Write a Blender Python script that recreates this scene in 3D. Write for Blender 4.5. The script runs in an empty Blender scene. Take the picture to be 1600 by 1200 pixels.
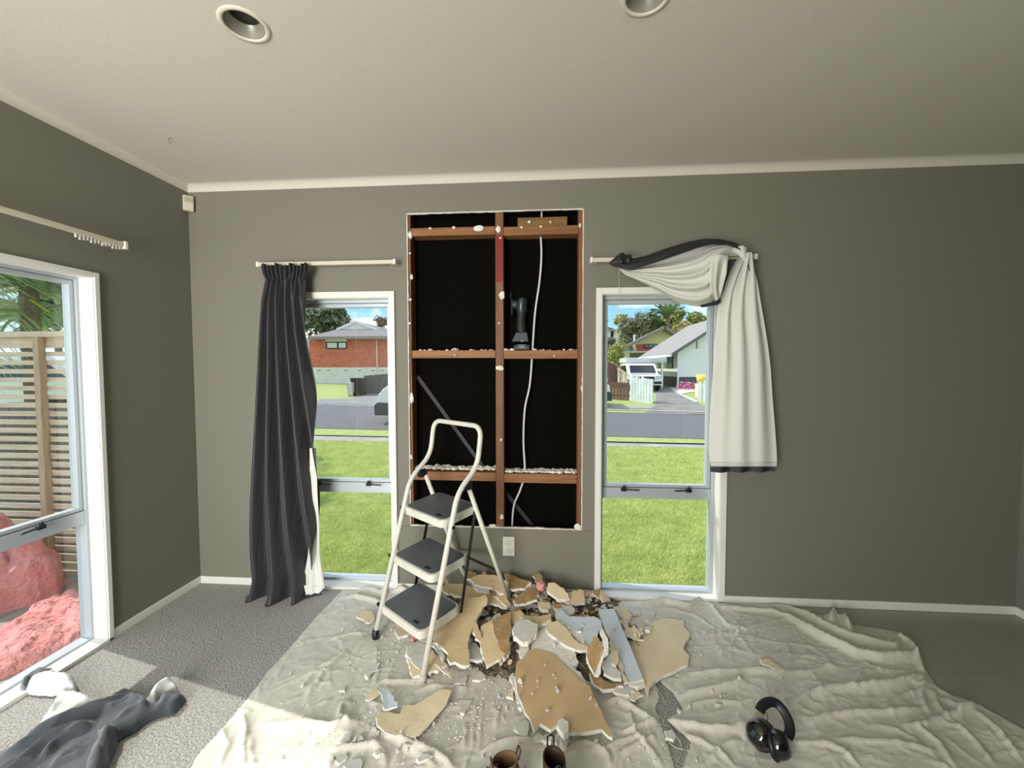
import bpy, math, random
import numpy as np
from mathutils import Vector, Matrix, noise
from mathutils.geometry import delaunay_2d_cdt
random.seed(7); rng = np.random.default_rng(7)
SC = bpy.context.scene; COL = SC.collection
PI = math.pi
# ------------------------------------------------------------------ camera
F_PX, YAW, PITCH, ROLL, ZC, DCAM = 643.96, -0.0732, -0.0414, -0.0016, 1.3234, 2.3417
XL, XR, H, YB = -2.0975, 2.5229, 2.40, -3.75
cy_, sy_, cp_, sp_ = math.cos(YAW), math.sin(YAW), math.cos(PITCH), math.sin(PITCH)
VF = np.array([sy_*cp_, cy_*cp_, sp_]); VR = np.array([cy_, -sy_, 0.]); VU = np.cross(VR, VF)
VR2 = math.cos(ROLL)*VR+math.sin(ROLL)*VU; VU2 = -math.sin(ROLL)*VR+math.cos(ROLL)*VU
CAM = np.array([0, -DCAM, ZC])
cd = bpy.data.cameras.new('camera'); cam = bpy.data.objects.new('camera', cd); COL.objects.link(cam)
cd.sensor_width = 36; cd.lens = F_PX/1600*36; cd.clip_start = .02; cd.clip_end = 600
cam.matrix_world = Matrix(((VR2[0], VU2[0], -VF[0], CAM[0]), (VR2[1], VU2[1], -VF[1], CAM[1]), (VR2[2], VU2[2], -VF[2], CAM[2]), (0, 0, 0, 1)))
SC.camera = cam
# ------------------------------------------------------------------ world, sun, fill light
SC.view_settings.view_transform = 'Standard'; SC.view_settings.look = 'None'
SC.view_settings.exposure = 0.22; SC.view_settings.gamma = 1.0; SC.view_settings.use_curve_mapping = False
SC.cycles.max_bounces = 10; SC.cycles.diffuse_bounces = 6; SC.cycles.transparent_max_bounces = 16
SC.cycles.sample_clamp_indirect = 4.0
W = bpy.data.worlds.new('sky'); SC.world = W; W.use_nodes = True
nt = W.node_tree; nt.nodes.clear()
def N(t, typ, **k):
    n = t.nodes.new(typ)
    for a, b in k.items(): setattr(n, a, b)
    return n
tc = N(nt, 'ShaderNodeTexCoord'); sep = N(nt, 'ShaderNodeSeparateXYZ'); nt.links.new(tc.outputs['Generated'], sep.inputs[0])
gr = N(nt, 'ShaderNodeValToRGB'); e = gr.color_ramp.elements
e[0].position = 0.0; e[0].color = (.24, .40, .50, 1); e[1].position = .75; e[1].color = (.07, .19, .36, 1)
m = gr.color_ramp.elements.new(.18); m.color = (.12, .29, .43, 1)
nt.links.new(sep.outputs['Z'], gr.inputs[0])
mp = N(nt, 'ShaderNodeMapping'); mp.inputs['Scale'].default_value = (3.2, 3.2, 7.5); mp.inputs['Location'].default_value = (3.1, .3, .2)
nt.links.new(tc.outputs['Generated'], mp.inputs[0])
cl = N(nt, 'ShaderNodeTexNoise'); cl.inputs['Scale'].default_value = 1.5; cl.inputs['Detail'].default_value = 9; cl.inputs['Roughness'].default_value = .56
nt.links.new(mp.outputs[0], cl.inputs['Vector'])
cr = N(nt, 'ShaderNodeValToRGB'); cr.color_ramp.elements[0].position = .44; cr.color_ramp.elements[1].position = .58
nt.links.new(cl.outputs[0], cr.inputs[0])
mx = N(nt, 'ShaderNodeMixRGB'); mx.inputs[2].default_value = (.70, .70, .70, 1)
nt.links.new(cr.outputs[0], mx.inputs[0]); nt.links.new(gr.outputs[0], mx.inputs[1])
bg = N(nt, 'ShaderNodeBackground'); bg.inputs[1].default_value = 2.2
nt.links.new(mx.outputs[0], bg.inputs[0]); out = N(nt, 'ShaderNodeOutputWorld'); nt.links.new(bg.outputs[0], out.inputs[0])
sd = bpy.data.lights.new('sun', 'SUN'); so = bpy.data.objects.new('sun', sd); COL.objects.link(so)
sd.energy = 3.6; sd.angle = .009; sd.color = (1, .965, .90)
EL = math.radians(47.5); hx, hy = .972, -.236
so.rotation_euler = Vector((-hx*math.cos(EL), -hy*math.cos(EL), math.sin(EL))).to_track_quat('Z', 'Y').to_euler()
so.location = (-10, 3, 12)
def area(name, loc, direction, sx, sy, power, color):
    a = bpy.data.lights.new(name, 'AREA'); a.shape = 'RECTANGLE'; a.size = sx; a.size_y = sy; a.energy = power; a.color = color
    o = bpy.data.objects.new(name, a); COL.objects.link(o); o.location = loc
    o.rotation_euler = Vector(direction).to_track_quat('-Z', 'Y').to_euler(); return o
# added fill light, brightens the room through an invented opening in the rear wall
area('fill_rear', (-1.35, YB-.12, 1.12), (-.10, 1, 0.16), 1.30, 2.0, 128, (1, .975, .925))

# ------------------------------------------------------------------ projection helpers: a pixel gives a sight line, a real plane gives the point
def ray(px, py): return VF+VR2*(px-800)/F_PX-VU2*(py-600)/F_PX
def at(px, py, Y=0.): d = ray(px, py); return CAM+d*((Y-CAM[1])/d[1])
def fl(px, py, z=0.): d = ray(px, py); return CAM+d*((z-CAM[2])/d[2])
def lw(px, py, X=XL): d = ray(px, py); return CAM+d*((X-CAM[0])/d[0])
def tilt(px, py, c, z0, gx, gy):
    d = ray(px, py)  # z = z0+gx(x-cx)+gy(y-cy)
    t = (z0+gx*(CAM[0]-c[0])+gy*(CAM[1]-c[1])-CAM[2])/(d[2]-gx*d[0]-gy*d[1]); return CAM+d*t
# ------------------------------------------------------------------ materials
def lin(c): return tuple((x/255/12.92 if x/255 <= .04045 else ((x/255+.055)/1.055)**2.4) for x in c)
_M = {}
def mat(name, rgb, rough=.6, metal=0., vary=None, bump=None, coat=0., grain=None, two=None, spec=.5, sheen=0., trans=0.):
    if name in _M: return _M[name]
    m = bpy.data.materials.new(name); m.use_nodes = True; t = m.node_tree; b = t.nodes['Principled BSDF']
    c = lin(rgb); b.inputs['Base Color'].default_value = (*c, 1); b.inputs['Roughness'].default_value = rough
    b.inputs['Metallic'].default_value = metal; b.inputs['Coat Weight'].default_value = coat; b.inputs['Specular IOR Level'].default_value = spec
    b.inputs['Sheen Weight'].default_value = sheen
    tcn = N(t, 'ShaderNodeTexCoord')
    vec = tcn.outputs['Object']
    if grain:
        mpn = N(t, 'ShaderNodeMapping'); mpn.inputs['Scale'].default_value = grain; t.links.new(vec, mpn.inputs[0]); vec = mpn.outputs[0]
    if vary:
        sc, amt = vary; n = N(t, 'ShaderNodeTexNoise'); n.inputs['Scale'].default_value = sc; n.inputs['Detail'].default_value = 6; n.inputs['Roughness'].default_value = .65
        t.links.new(vec, n.inputs['Vector'])
        r = N(t, 'ShaderNodeValToRGB'); r.color_ramp.elements[0].position = .3; r.color_ramp.elements[1].position = .7
        lo = lin(two) if two else tuple(x*(1-amt) for x in c); hi = c if two else tuple(min(1, x*(1+amt)) for x in c)
        r.color_ramp.elements[0].color = (*lo, 1); r.color_ramp.elements[1].color = (*hi, 1)
        t.links.new(n.outputs[0], r.inputs[0]); t.links.new(r.outputs[0], b.inputs['Base Color'])
    if bump:
        sc, st = bump[:2]; n = N(t, 'ShaderNodeTexNoise'); n.inputs['Scale'].default_value = sc; n.inputs['Detail'].default_value = 5
        t.links.new(vec, n.inputs['Vector']); bn = N(t, 'ShaderNodeBump'); bn.inputs['Strength'].default_value = st; bn.inputs['Distance'].default_value = bump[2] if len(bump) > 2 else .01
        t.links.new(n.outputs[0], bn.inputs['Height']); t.links.new(bn.outputs[0], b.inputs['Normal'])
    if trans:   # thin cloth that lets some daylight through
        tr = N(t, 'ShaderNodeBsdfTranslucent'); tr.inputs[0].default_value = (*c, 1); ms = N(t, 'ShaderNodeMixShader'); ms.inputs[0].default_value = trans
        o = t.nodes['Material Output']; t.links.new(b.outputs[0], ms.inputs[1]); t.links.new(tr.outputs[0], ms.inputs[2]); t.links.new(ms.outputs[0], o.inputs[0])
    _M[name] = m; return m
WALL = mat('wall_paint', (121, 118, 107), .75, bump=(220, .06))
CEIL = mat('ceiling_paint', (205, 201, 188), .8, bump=(90, .05))
TRIM = mat('white_gloss_paint', (226, 226, 220), .35, vary=(3, .04))
ALU = mat('silver_aluminium', (186, 194, 201), .38, .35)
CARPET = mat('carpet', (196, 192, 184), .95, vary=(125, .3), bump=(120, 1.0, .012), two=(104, 102, 100), sheen=.2)
VINYL = mat('vinyl', (156, 154, 141), .5, vary=(2, .05))
CLOTH = mat('canvas', (218, 215, 204), .9, vary=(3.0, .3), bump=(300, .5, .003), two=(196, 192, 180), sheen=.15)
PAPER = mat('kraft_paper', (222, 200, 160), .8, vary=(9, .12), two=(206, 182, 140), bump=(60, .12))
PAPERL = mat('pale_kraft_paper', (232, 216, 184), .8, vary=(9, .12), two=(218, 200, 164), bump=(60, .12))
PAPERD = mat('dark_kraft_paper', (186, 158, 112), .85, vary=(20, .2), two=(146, 116, 76), bump=(60, .3))
PAINTB = mat('blue_grey_painted_face', (206, 215, 222), .5, vary=(25, .05))
GYP = mat('gypsum_core', (226, 222, 212), .95, vary=(40, .12), bump=(120, .6, .004))
PAINTW = mat('white_painted_face', (206, 206, 200), .7, vary=(30, .1), bump=(80, .2))
TIMBER = mat('rimu_timber', (150, 98, 56), .6, vary=(6, .3), two=(100, 60, 32), grain=(9, 9, 9), bump=(30, .1))
TIMBERX = mat('rimu_timber_cross', (158, 108, 62), .6, vary=(1.0, .3), two=(106, 66, 34), grain=(3, 40, 60))
TIMBERZ = mat('rimu_timber_up', (138, 90, 54), .6, vary=(1.0, .3), two=(88, 54, 32), grain=(60, 40, 3))
BLACKP = mat('building_paper', (10, 9, 7), .75, spec=.03, bump=(6, .4, .03))
WHITEP = mat('white_plastic', (224, 222, 212), .35)
CREAMP = mat('cream_plastic', (205, 198, 178), .4)
BLACK = mat('black_plastic', (18, 20, 22), .4)
GLOSSB = mat('gloss_black', (10, 12, 14), .12, coat=.6)
LADW = mat('ladder_enamel', (214, 211, 200), .35, vary=(30, .1), coat=.2)
TREAD = mat('ribbed_tread', (98, 102, 104), .5, vary=(8, .35), two=(76, 80, 82), bump=(300, .3))
LINING = mat('curtain_lining', (238, 238, 233), .8, bump=(500, .1), trans=.25)
RED = mat('red_paint', (118, 28, 20), .6, vary=(25, .3))
GALV = mat('galvanised_brace', (40, 40, 38), .6, .2)
BRN = mat('brown_suede', (116, 88, 62), .85, vary=(12, .2), bump=(120, .3))
BRND = mat('dark_brown_leather', (58, 42, 30), .6, vary=(12, .2))
PINK = mat('pink_glasswool', (248, 178, 170), .95, vary=(9, .3), two=(238, 138, 132), bump=(40, 1., .04), sheen=.3)
DECK = mat('weathered_deck', (168, 160, 146), .75, vary=(1.2, .2), two=(134, 126, 114), grain=(40, 2, 2))
SLAT = mat('treated_pine', (236, 222, 198), .75, vary=(1.2, .2), two=(208, 186, 156), grain=(3, 20, 30))
PALE = mat('grey_palings', (132, 130, 126), .85, vary=(2, .25), grain=(30, 10, 2))
HOODD = mat('charcoal_fleece', (62, 68, 74), .95, vary=(200, .18), bump=(300, .5, .003), sheen=.3)
HOODW = mat('pale_fleece', (190, 193, 190), .95, bump=(200, .4, .003))
def glass():
    m = bpy.data.materials.new('window_glass'); m.use_nodes = True; t = m.node_tree; t.nodes.clear()
    tr = N(t, 'ShaderNodeBsdfTransparent'); tr.inputs[0].default_value = (.97, .98, .975, 1)
    gl = N(t, 'ShaderNodeBsdfGlossy'); gl.inputs['Roughness'].default_value = .02
    lwn = N(t, 'ShaderNodeLayerWeight'); lwn.inputs[0].default_value = .5     # both faces alike
    pw = N(t, 'ShaderNodeMath', operation='POWER'); pw.inputs[1].default_value = 4.5; t.links.new(lwn.outputs['Facing'], pw.inputs[0])
    fr = N(t, 'ShaderNodeMath', operation='MULTIPLY_ADD'); fr.inputs[1].default_value = .8; fr.inputs[2].default_value = .05; t.links.new(pw.outputs[0], fr.inputs[0])
    ms = N(t, 'ShaderNodeMixShader'); o = N(t, 'ShaderNodeOutputMaterial')
    t.links.new(fr.outputs[0], ms.inputs[0]); t.links.new(tr.outputs[0], ms.inputs[1]); t.links.new(gl.outputs[0], ms.inputs[2]); t.links.new(ms.outputs[0], o.inputs[0]); return m
GLASS = glass()
# ------------------------------------------------------------------ mesh builder
class MB:
    def __init__(s): s.v = []; s.f = []; s.mi = []
    def add(s, V, Fs, mi=0):
        o = len(s.v); s.v += [tuple(map(float, p)) for p in V]
        for f in Fs: s.f.append(tuple(i+o for i in f)); s.mi.append(mi)
        return s
    def box(s, c, d, R=None, mi=0):
        c = np.array(c, float); h = np.array(d, float)/2
        P = [np.array((x, y, z))*h for x in (-1, 1) for y in (-1, 1) for z in (-1, 1)]
        if R is not None: P = [np.array(R) @ p for p in P]
        return s.add([p+c for p in P], [(0, 1, 3, 2), (4, 6, 7, 5), (0, 4, 5, 1), (2, 3, 7, 6), (0, 2, 6, 4), (1, 5, 7, 3)], mi)
    def span(s, a, b, mi=0):
        a = np.array(a, float); b = np.array(b, float); return s.box((a+b)/2, np.abs(b-a), None, mi)
    def tube(s, pts, r, n=8, mi=0, cap=True, flat=None):
        P = [np.array(p, float) for p in pts]; rs = r if hasattr(r, '__len__') else [r]*len(P)
        V = []; up = np.array((0, 0, 1.)); prev = None
        for i, p in enumerate(P):
            t = P[min(i+1, len(P)-1)]-P[max(i-1, 0)]; t = t/(np.linalg.norm(t)+1e-12)
            a = prev if prev is not None else (up if abs(t[2]) < .9 else np.array((1., 0, 0)))
            a = a-t*(a@t); a /= np.linalg.norm(a)+1e-12; b = np.cross(t, a); prev = a
            for k in range(n):
                q = 2*PI*k/n; V.append(p+rs[i]*(math.cos(q)*a+math.sin(q)*b*(flat or 1)))
        Fs = [(i*n+k, i*n+(k+1) % n, (i+1)*n+(k+1) % n, (i+1)*n+k) for i in range(len(P)-1) for k in range(n)]
        if cap: Fs += [tuple(range(n))[::-1], tuple((len(P)-1)*n+k for k in range(n))]
        return s.add(V, Fs, mi)
    def bar(s, a, b, w, h, mi=0, up=(0, 0, 1)):
        a = np.array(a, float); b = np.array(b, float); t = b-a; L = np.linalg.norm(t); t /= L
        u = np.array(up, float); u = u-t*(u@t); u /= np.linalg.norm(u); v = np.cross(t, u)
        return s.box((a+b)/2, (L, w, h), np.column_stack((t, v, u)), mi)
    def ball(s, c, r, n=10, m=6, mi=0, R=None):
        r = np.array(r if hasattr(r, '__len__') else (r, r, r), float); V = []; c = np.array(c, float)
        for j in range(m+1):
            th = PI*j/m
            for k in range(n):
                q = np.array((math.sin(th)*math.cos(2*PI*k/n), math.sin(th)*math.sin(2*PI*k/n), math.cos(th)))*r
                V.append((R @ q if R is not None else q)+c)
        return s.add(V, [(j*n+k, (j+1)*n+k, (j+1)*n+(k+1) % n, j*n+(k+1) % n) for j in range(m) for k in range(n)], mi)
    def lathe(s, prof, c, axis=(0, 0, 1), n=32, mi=0):
        z = Vector(axis).normalized(); q = z.to_track_quat('Z', 'Y').to_matrix(); c = np.array(c, float); V = []
        for r, h in prof:
            for k in range(n):
                V.append(np.array(q @ Vector((r*math.cos(2*PI*k/n), r*math.sin(2*PI*k/n), h)))+c)
        return s.add(V, [(i*n+k, i*n+(k+1) % n, (i+1)*n+(k+1) % n, (i+1)*n+k) for i in range(len(prof)-1) for k in range(n)], mi)
    def grid(s, G, mi=0):
        G = np.array(G, float); a, b = G.shape[:2]
        return s.add(G.reshape(-1, 3), [(i*b+j, i*b+j+1, (i+1)*b+j+1, (i+1)*b+j) for i in range(a-1) for j in range(b-1)], mi)
    def prism(s, poly, vec, mi=0, ms=None):
        n = len(poly); v = np.array(vec, float); ms = mi if ms is None else ms
        o = len(s.v); s.add([np.array(p, float) for p in poly]+[np.array(p, float)+v for p in poly], [], mi)
        for f, k in [(tuple(range(n))[::-1], mi), (tuple(range(n, 2*n)), mi)]+[((i, (i+1) % n, n+(i+1) % n, n+i), ms) for i in range(n)]:
            s.f.append(tuple(i+o for i in f)); s.mi.append(k)
        return s
    def build(s, name, mats, parent=None, smooth=False, bevel=0, solid=0, sub=0):
        me = bpy.data.meshes.new(name); me.from_pydata(s.v, [], s.f); me.update()
        for m in (mats if isinstance(mats, (list, tuple)) else [mats]): me.materials.append(m)
        if any(s.mi): me.polygons.foreach_set('material_index', s.mi)
        if smooth: me.polygons.foreach_set('use_smooth', [True]*len(s.f))
        o = bpy.data.objects.new(name, me); COL.objects.link(o)
        if parent is not None: o.parent = parent; o.matrix_parent_inverse = Matrix.Translation(-Vector(parent['_at'])) if '_at' in parent else Matrix()
        if bevel: b = o.modifiers.new('b', 'BEVEL'); b.width = bevel; b.segments = 2; b.limit_method = 'ANGLE'
        if solid: b = o.modifiers.new('s', 'SOLIDIFY'); b.thickness = solid; b.offset = 0
        if sub: b = o.modifiers.new('u', 'SUBSURF'); b.levels = b.render_levels = sub
        return o
def tag(o, label=None, cat=None, group=None, kind=None):
    if label: o['label'] = label
    if cat: o['category'] = cat
    if group: o['group'] = group
    if kind: o['kind'] = kind
    return o
def thing(name, label, cat, loc=(0, 0, 0), group=None, kind=None):
    o = bpy.data.objects.new(name, None); COL.objects.link(o); o.location = [float(x) for x in loc]; o['_at'] = [float(x) for x in loc]; o.empty_display_size = .05
    return tag(o, label, cat, group, kind)
def struct(name, mb, m, label=None, **k): return tag(mb.build(name, m, **k), label, None, None, 'structure')
def nz(x, y, z=0., s=1.): return noise.noise(Vector((x*s, y*s, z*s)))

# ================================================================== ROOM SHELL
b = MB(); b.span((XL-.15, YB, -.1), (1.30, .1, 0)); struct('floor', b, CARPET, 'grey looped carpet on the left part of the floor')
b = MB(); b.span((1.303, -.478, -.1), (XR+.1, .1, -.001)); b.span((1.303, YB, -.1), (XR+.1, -.4805, -.001)); struct('floor', b, VINYL, 'greyish vinyl floor with a seam on the right')
CT = thing('ceiling', 'pale plaster ceiling', None, kind='structure')
# back wall: plaster layer and core with two window openings and the demolished hole
WX = [(-1.535, -.880), (.330, .985)]; WZ = (.012, 1.728)
HX, HZ = (-.7725, .2265), (.392, 2.198)
xs = sorted({XL-.15, XR+.15, *WX[0], *WX[1], *HX}); zs = sorted({-.1, *WZ, *HZ, H})
WB = thing('wall_back', 'taupe painted back wall with a large demolished opening', None, kind='structure')
def inr(a, b2, r): return a >= r[0]-1e-6 and b2 <= r[1]+1e-6
b = MB()
for i in range(len(xs)-1):
    for j in range(len(zs)-1):
        x0, x1, z0, z1 = xs[i], xs[i+1], zs[j], zs[j+1]
        win = any(inr(x0, x1, w) for w in WX) and inr(z0, z1, WZ); hole = inr(x0, x1, HX) and inr(z0, z1, HZ)
        if win: continue
        if not hole: b.span((x0, 0, z0), (x1, .012, z1))
        if not (hole or (x0 >= HX[0]-.01 and x1 <= HX[1]+.01)): b.span((x0, .012, z0), (x1, .11, z1))
        b.span((x0, .115, z0), (x1, .15, z1))
b.build('plaster_lining', WALL, WB)
# ragged gypsum edge round the hole
def ragged(p0, p1, inward, w, seed):
    n = max(6, int(np.linalg.norm(np.array(p1)-np.array(p0))/.008)); A = []; Bq = []
    for i in range(n+1):
        t = i/n; p = np.array(p0)*(1-t)+np.array(p1)*t; k = w*(.45+.9*max(0, nz(t*n*.23, seed))+1.0*max(0, nz(t*n*.05, seed+9)))
        A.append(p-np.array(inward)*.002); Bq.append(p+np.array(inward)*k)
    return A, Bq
b = MB()
for p0, p1, iw, sd_ in (((HX[0], 0, HZ[1]), (HX[1], 0, HZ[1]), (0, 0, -1), 1), ((HX[0], 0, HZ[0]), (HX[1], 0, HZ[0]), (0, 0, 1), 2), ((HX[0], 0, HZ[0]), (HX[0], 0, HZ[1]), (1, 0, 0), 3), ((HX[1], 0, HZ[0]), (HX[1], 0, HZ[1]), (-1, 0, 0), 4)):
    A, Bq = ragged(p0, p1, iw, .0045, sd_*3.7)
    off = np.array((0, -.0012, 0)); dd = np.array((0, .012, 0))
    G = [[a+off for a in A], [q+off for q in Bq], [q+dd for q in Bq]]; b.grid(G)
b.build('torn_edge', GYP, WB)
# hairline cuts running on from the corners of the hole
b = MB()
for a, c in (((.2265, -.0006, .389), (.292, -.0006, .3885)), ((-.842, -.0006, .386), (-.775, -.0006, .388)), ((.2265, -.0006, 2.198), (.238, -.0006, 2.1985)), ((.155, -.0006, .37), (.156, -.0006, .392))):
    b.bar(a, c, .0008, .0016)
b.build('saw_cut', mat('cut_shadow', (84, 80, 70), .9), WB)
# building paper behind the framing, wrinkled
G = []
for i in range(61):
    row = []
    for j in range(41):
        x = -.86+1.16*j/40; z = .25+2.1*i/60
        row.append((x, .105+.007*nz(x*3, z*2.2, 1.3)+.005*abs(nz(x*8+z*3, z*6, 5))-.002, z))
    G.append(row)
MB().grid(G).build('building_paper', BLACKP, WB, smooth=True)
def stud(x0, x1): MB().span((x0, .013, .2), (x1, .098, H-.02)).build('stud', TIMBERZ, WB, bevel=.002)
ST = [(-.7695, -.724), (-.2665, -.2205), (.201, .246)]
XSL = at(643.5, 560, .013)[0]
MB().span((-.80, .013, .2), (XSL, .098, H-.02)).build('stud', TIMBERZ, WB, bevel=.002)
stud(*ST[1]); MB().span((.201, .013, .2), (.26, .098, H-.02)).build('stud', TIMBERZ, WB, bevel=.002)
for (xa, xb, zt, zb) in tuple((xa, xb, at(px, p0_, .014)[2], at(px, p1_, .014)[2]) for xa, xb, px, p0_, p1_ in ((XSL, -.2665, 705, 355, 367.5), (-.2205, .201, 845, 353, 366.5), (XSL, -.2665, 709, 547.5, 559.5), (-.2205, .201, 845, 547.5, 560.5), (XSL, -.2665, 710, 737.5, 751), (-.2205, .201, 845, 741, 755))):
    MB().span((xa+.001, .014, zb), (xb-.001, .098, zt)).build('nogging', TIMBERX, WB, bevel=.002)
bl0, bl1 = at(809, 339, .02), at(886, 352, .02)
MB().span((bl0[0], .016, at(845, 353, .014)[2]+.001), (bl1[0], .06, at(845, 339.5, .016)[2])).build('packing_block', mat('old_timber', (120, 88, 50), .7, vary=(1, .3), grain=(3, 40, 60)), WB)
for a, c in (((652, 588), (764, 742)), ((789, 768), (832, 822))):
    p, q = at(*a, .095), at(*c, .095); MB().bar(p, q, .022, .003, up=(0, -1, .0)).build('diagonal_brace', GALV, WB)
MB().span((-.2655, .0118, at(780, 440)[2]), (-.2215, .0135, at(780, 366)[2])).build('paint_patch', RED, WB)
def blob(name, px, py, r, m, par, Y=.008, sq=.35, seed=0):
    p = at(px, py, Y); b = MB(); n, mm = 10, 6; V = []
    for j in range(mm+1):
        th = PI*j/mm
        for k in range(n):
            q = np.array((math.sin(th)*math.cos(2*PI*k/n), math.cos(th)*sq, math.sin(th)*math.sin(2*PI*k/n)))
            q *= 1+.5*nz(*(q*1.7+seed)); V.append(p+q*np.array(r if hasattr(r, '__len__') else (r, r, r)))
    b.add(V, [(j*n+k, j*n+(k+1) % n, (j+1)*n+(k+1) % n, (j+1)*n+k) for j in range(mm) for k in range(n)]); return b.build(name, m, par)
for i, (px, py, rx, rz) in enumerate([(749, 357, .032, .017), (779, 358, .015, .022), (641, 367, .012, .022), (672, 357, .009, .006), (709, 356, .011, .008), (784, 461, .017, .024), (781, 575, .024, .014), (643, 433, .009, .015), (643, 622, .012, .03), (642, 714, .01, .016),
        (784, 808, .012, .016), (783, 687, .008, .01), (827, 347, .009, .008), (860, 347, .007, .008), (815, 355, .008, .008), (845, 354, .008, .006), (906, 352, .008, .013), (909, 607, .006, .02), (769, 822, .022, .012), (902, 823, .018, .018), (641, 468, .008, .008), (780, 505, .007, .005), (640, 505, .009, .007), (910, 640, .006, .01), (866, 556, .005, .006), (711, 555, .005, .008), (641, 396, .007, .007), (782, 372, .007, .006)]):
    blob('plaster_dab', px, py, (rx, .018, rz), GYP, WB, seed=i*3.1)
# plaster dust lying on the lower noggings and at the foot of the hole
b = MB()
for k in range(900):
    which = rng.integers(3)
    if which == 0: x = rng.uniform(-.72, -.27); z = .724; 
    elif which == 1: x = rng.uniform(-.215, .198); z = .714
    else: x = rng.uniform(-.76, .21); z = 1.419 if rng.random() < .25 else (.724 if x < -.26 else .714)
    s_ = abs(rng.normal(0, .0042))+.0015; b.ball((x, rng.uniform(.016, .092), z+s_*.3), (s_*1.5, s_, s_*.8), 5, 3)
tag(b.build('plaster_crumbs', GYP, WB), kind='stuff')

# left wall with its tall window
LY = [(-1.95, -.549)]; LZ = [(.012, 1.745)]
b = MB(); WT = .11
def wallx(b, x0, x1, y0, y1, openings):
    ys = sorted({y0, y1, *[v for o in openings for v in o[0]]}); zz = sorted({-.1, H, *[v for o in openings for v in o[1]]})
    for i in range(len(ys)-1):
        for j in range(len(zz)-1):
            if any(inr(ys[i], ys[i+1], o[0]) and inr(zz[j], zz[j+1], o[1]) for o in openings): continue
            b.span((x0, ys[i], zz[j]), (x1, ys[i+1], zz[j+1]))
wallx(b, XL-WT, XL, YB, 0.0, [(LY[0], LZ[0])]); struct('wall_left', b, WALL, 'taupe painted left wall with a tall window')
b = MB(); b.span((XR, YB, -.1), (XR+.1, 0., H)); struct('wall_right', b, mat('wall_paint_right', (128, 127, 118), .75), 'pale right-hand wall at the picture edge')
b = MB(); b.span((XL-.1, YB-.1, -.1), (-2.0, YB, H)); b.span((-.68, YB-.1, -.1), (XR+.1, YB, H)); b.span((-2.0, YB-.1, 2.13), (-.68, YB, H)); b.span((-2.0, YB-.1, -.1), (-.68, YB, .08))  # unglazed gap left for the added rear fill light
struct('wall_rear', b, WALL)
# cornices
def cove(b, p, q, inn):
    p = np.array(p, float); q = np.array(q, float); inn = np.array(inn, float); n = 8; G = []
    for k in range(n+1):
        a = PI/2*k/n; off = inn*(.034*(1-math.sin(a)))+np.array((0, 0, -.040*(1-math.cos(a)) if False else -.040*(math.sin(PI/2-a)) if False else 0))
        off = inn*(.036*(1-math.cos(a)))+np.array((0, 0, -.040*(1-math.sin(a)))); G.append([p+off, q+off])
    b.grid(G)
b = MB(); cove(b, (XL, 0, H), (XR, 0, H), (0, -1, 0)); struct('trim_1', b, CEIL, 'white cornice above the back wall', smooth=True)
b = MB(); cove(b, (XL, YB, H), (XL, 0, H), (1, 0, 0)); struct('trim_2', b, CEIL, 'white cornice above the left wall', smooth=True)
SK = .044
def skirt(name, a, c, w=.012):
    b = MB(); b.span((min(a[0], c[0]), min(a[1], c[1]), 0), (max(a[0], c[0]), max(a[1], c[1]), SK)); struct(name, b, TRIM, bevel=.003)
skirt('baseboard_back', (XL, -.012), (-1.566, 0)); skirt('baseboard_back', (-.848, -.012), (.298, 0)); skirt('baseboard_back', (1.017, -.012), (XR, 0))
skirt('baseboard_left', (XL, -.527), (XL+.012, -.012)); skirt('baseboard_right', (XR-.012, -1.6), (XR, -.012))

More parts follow.
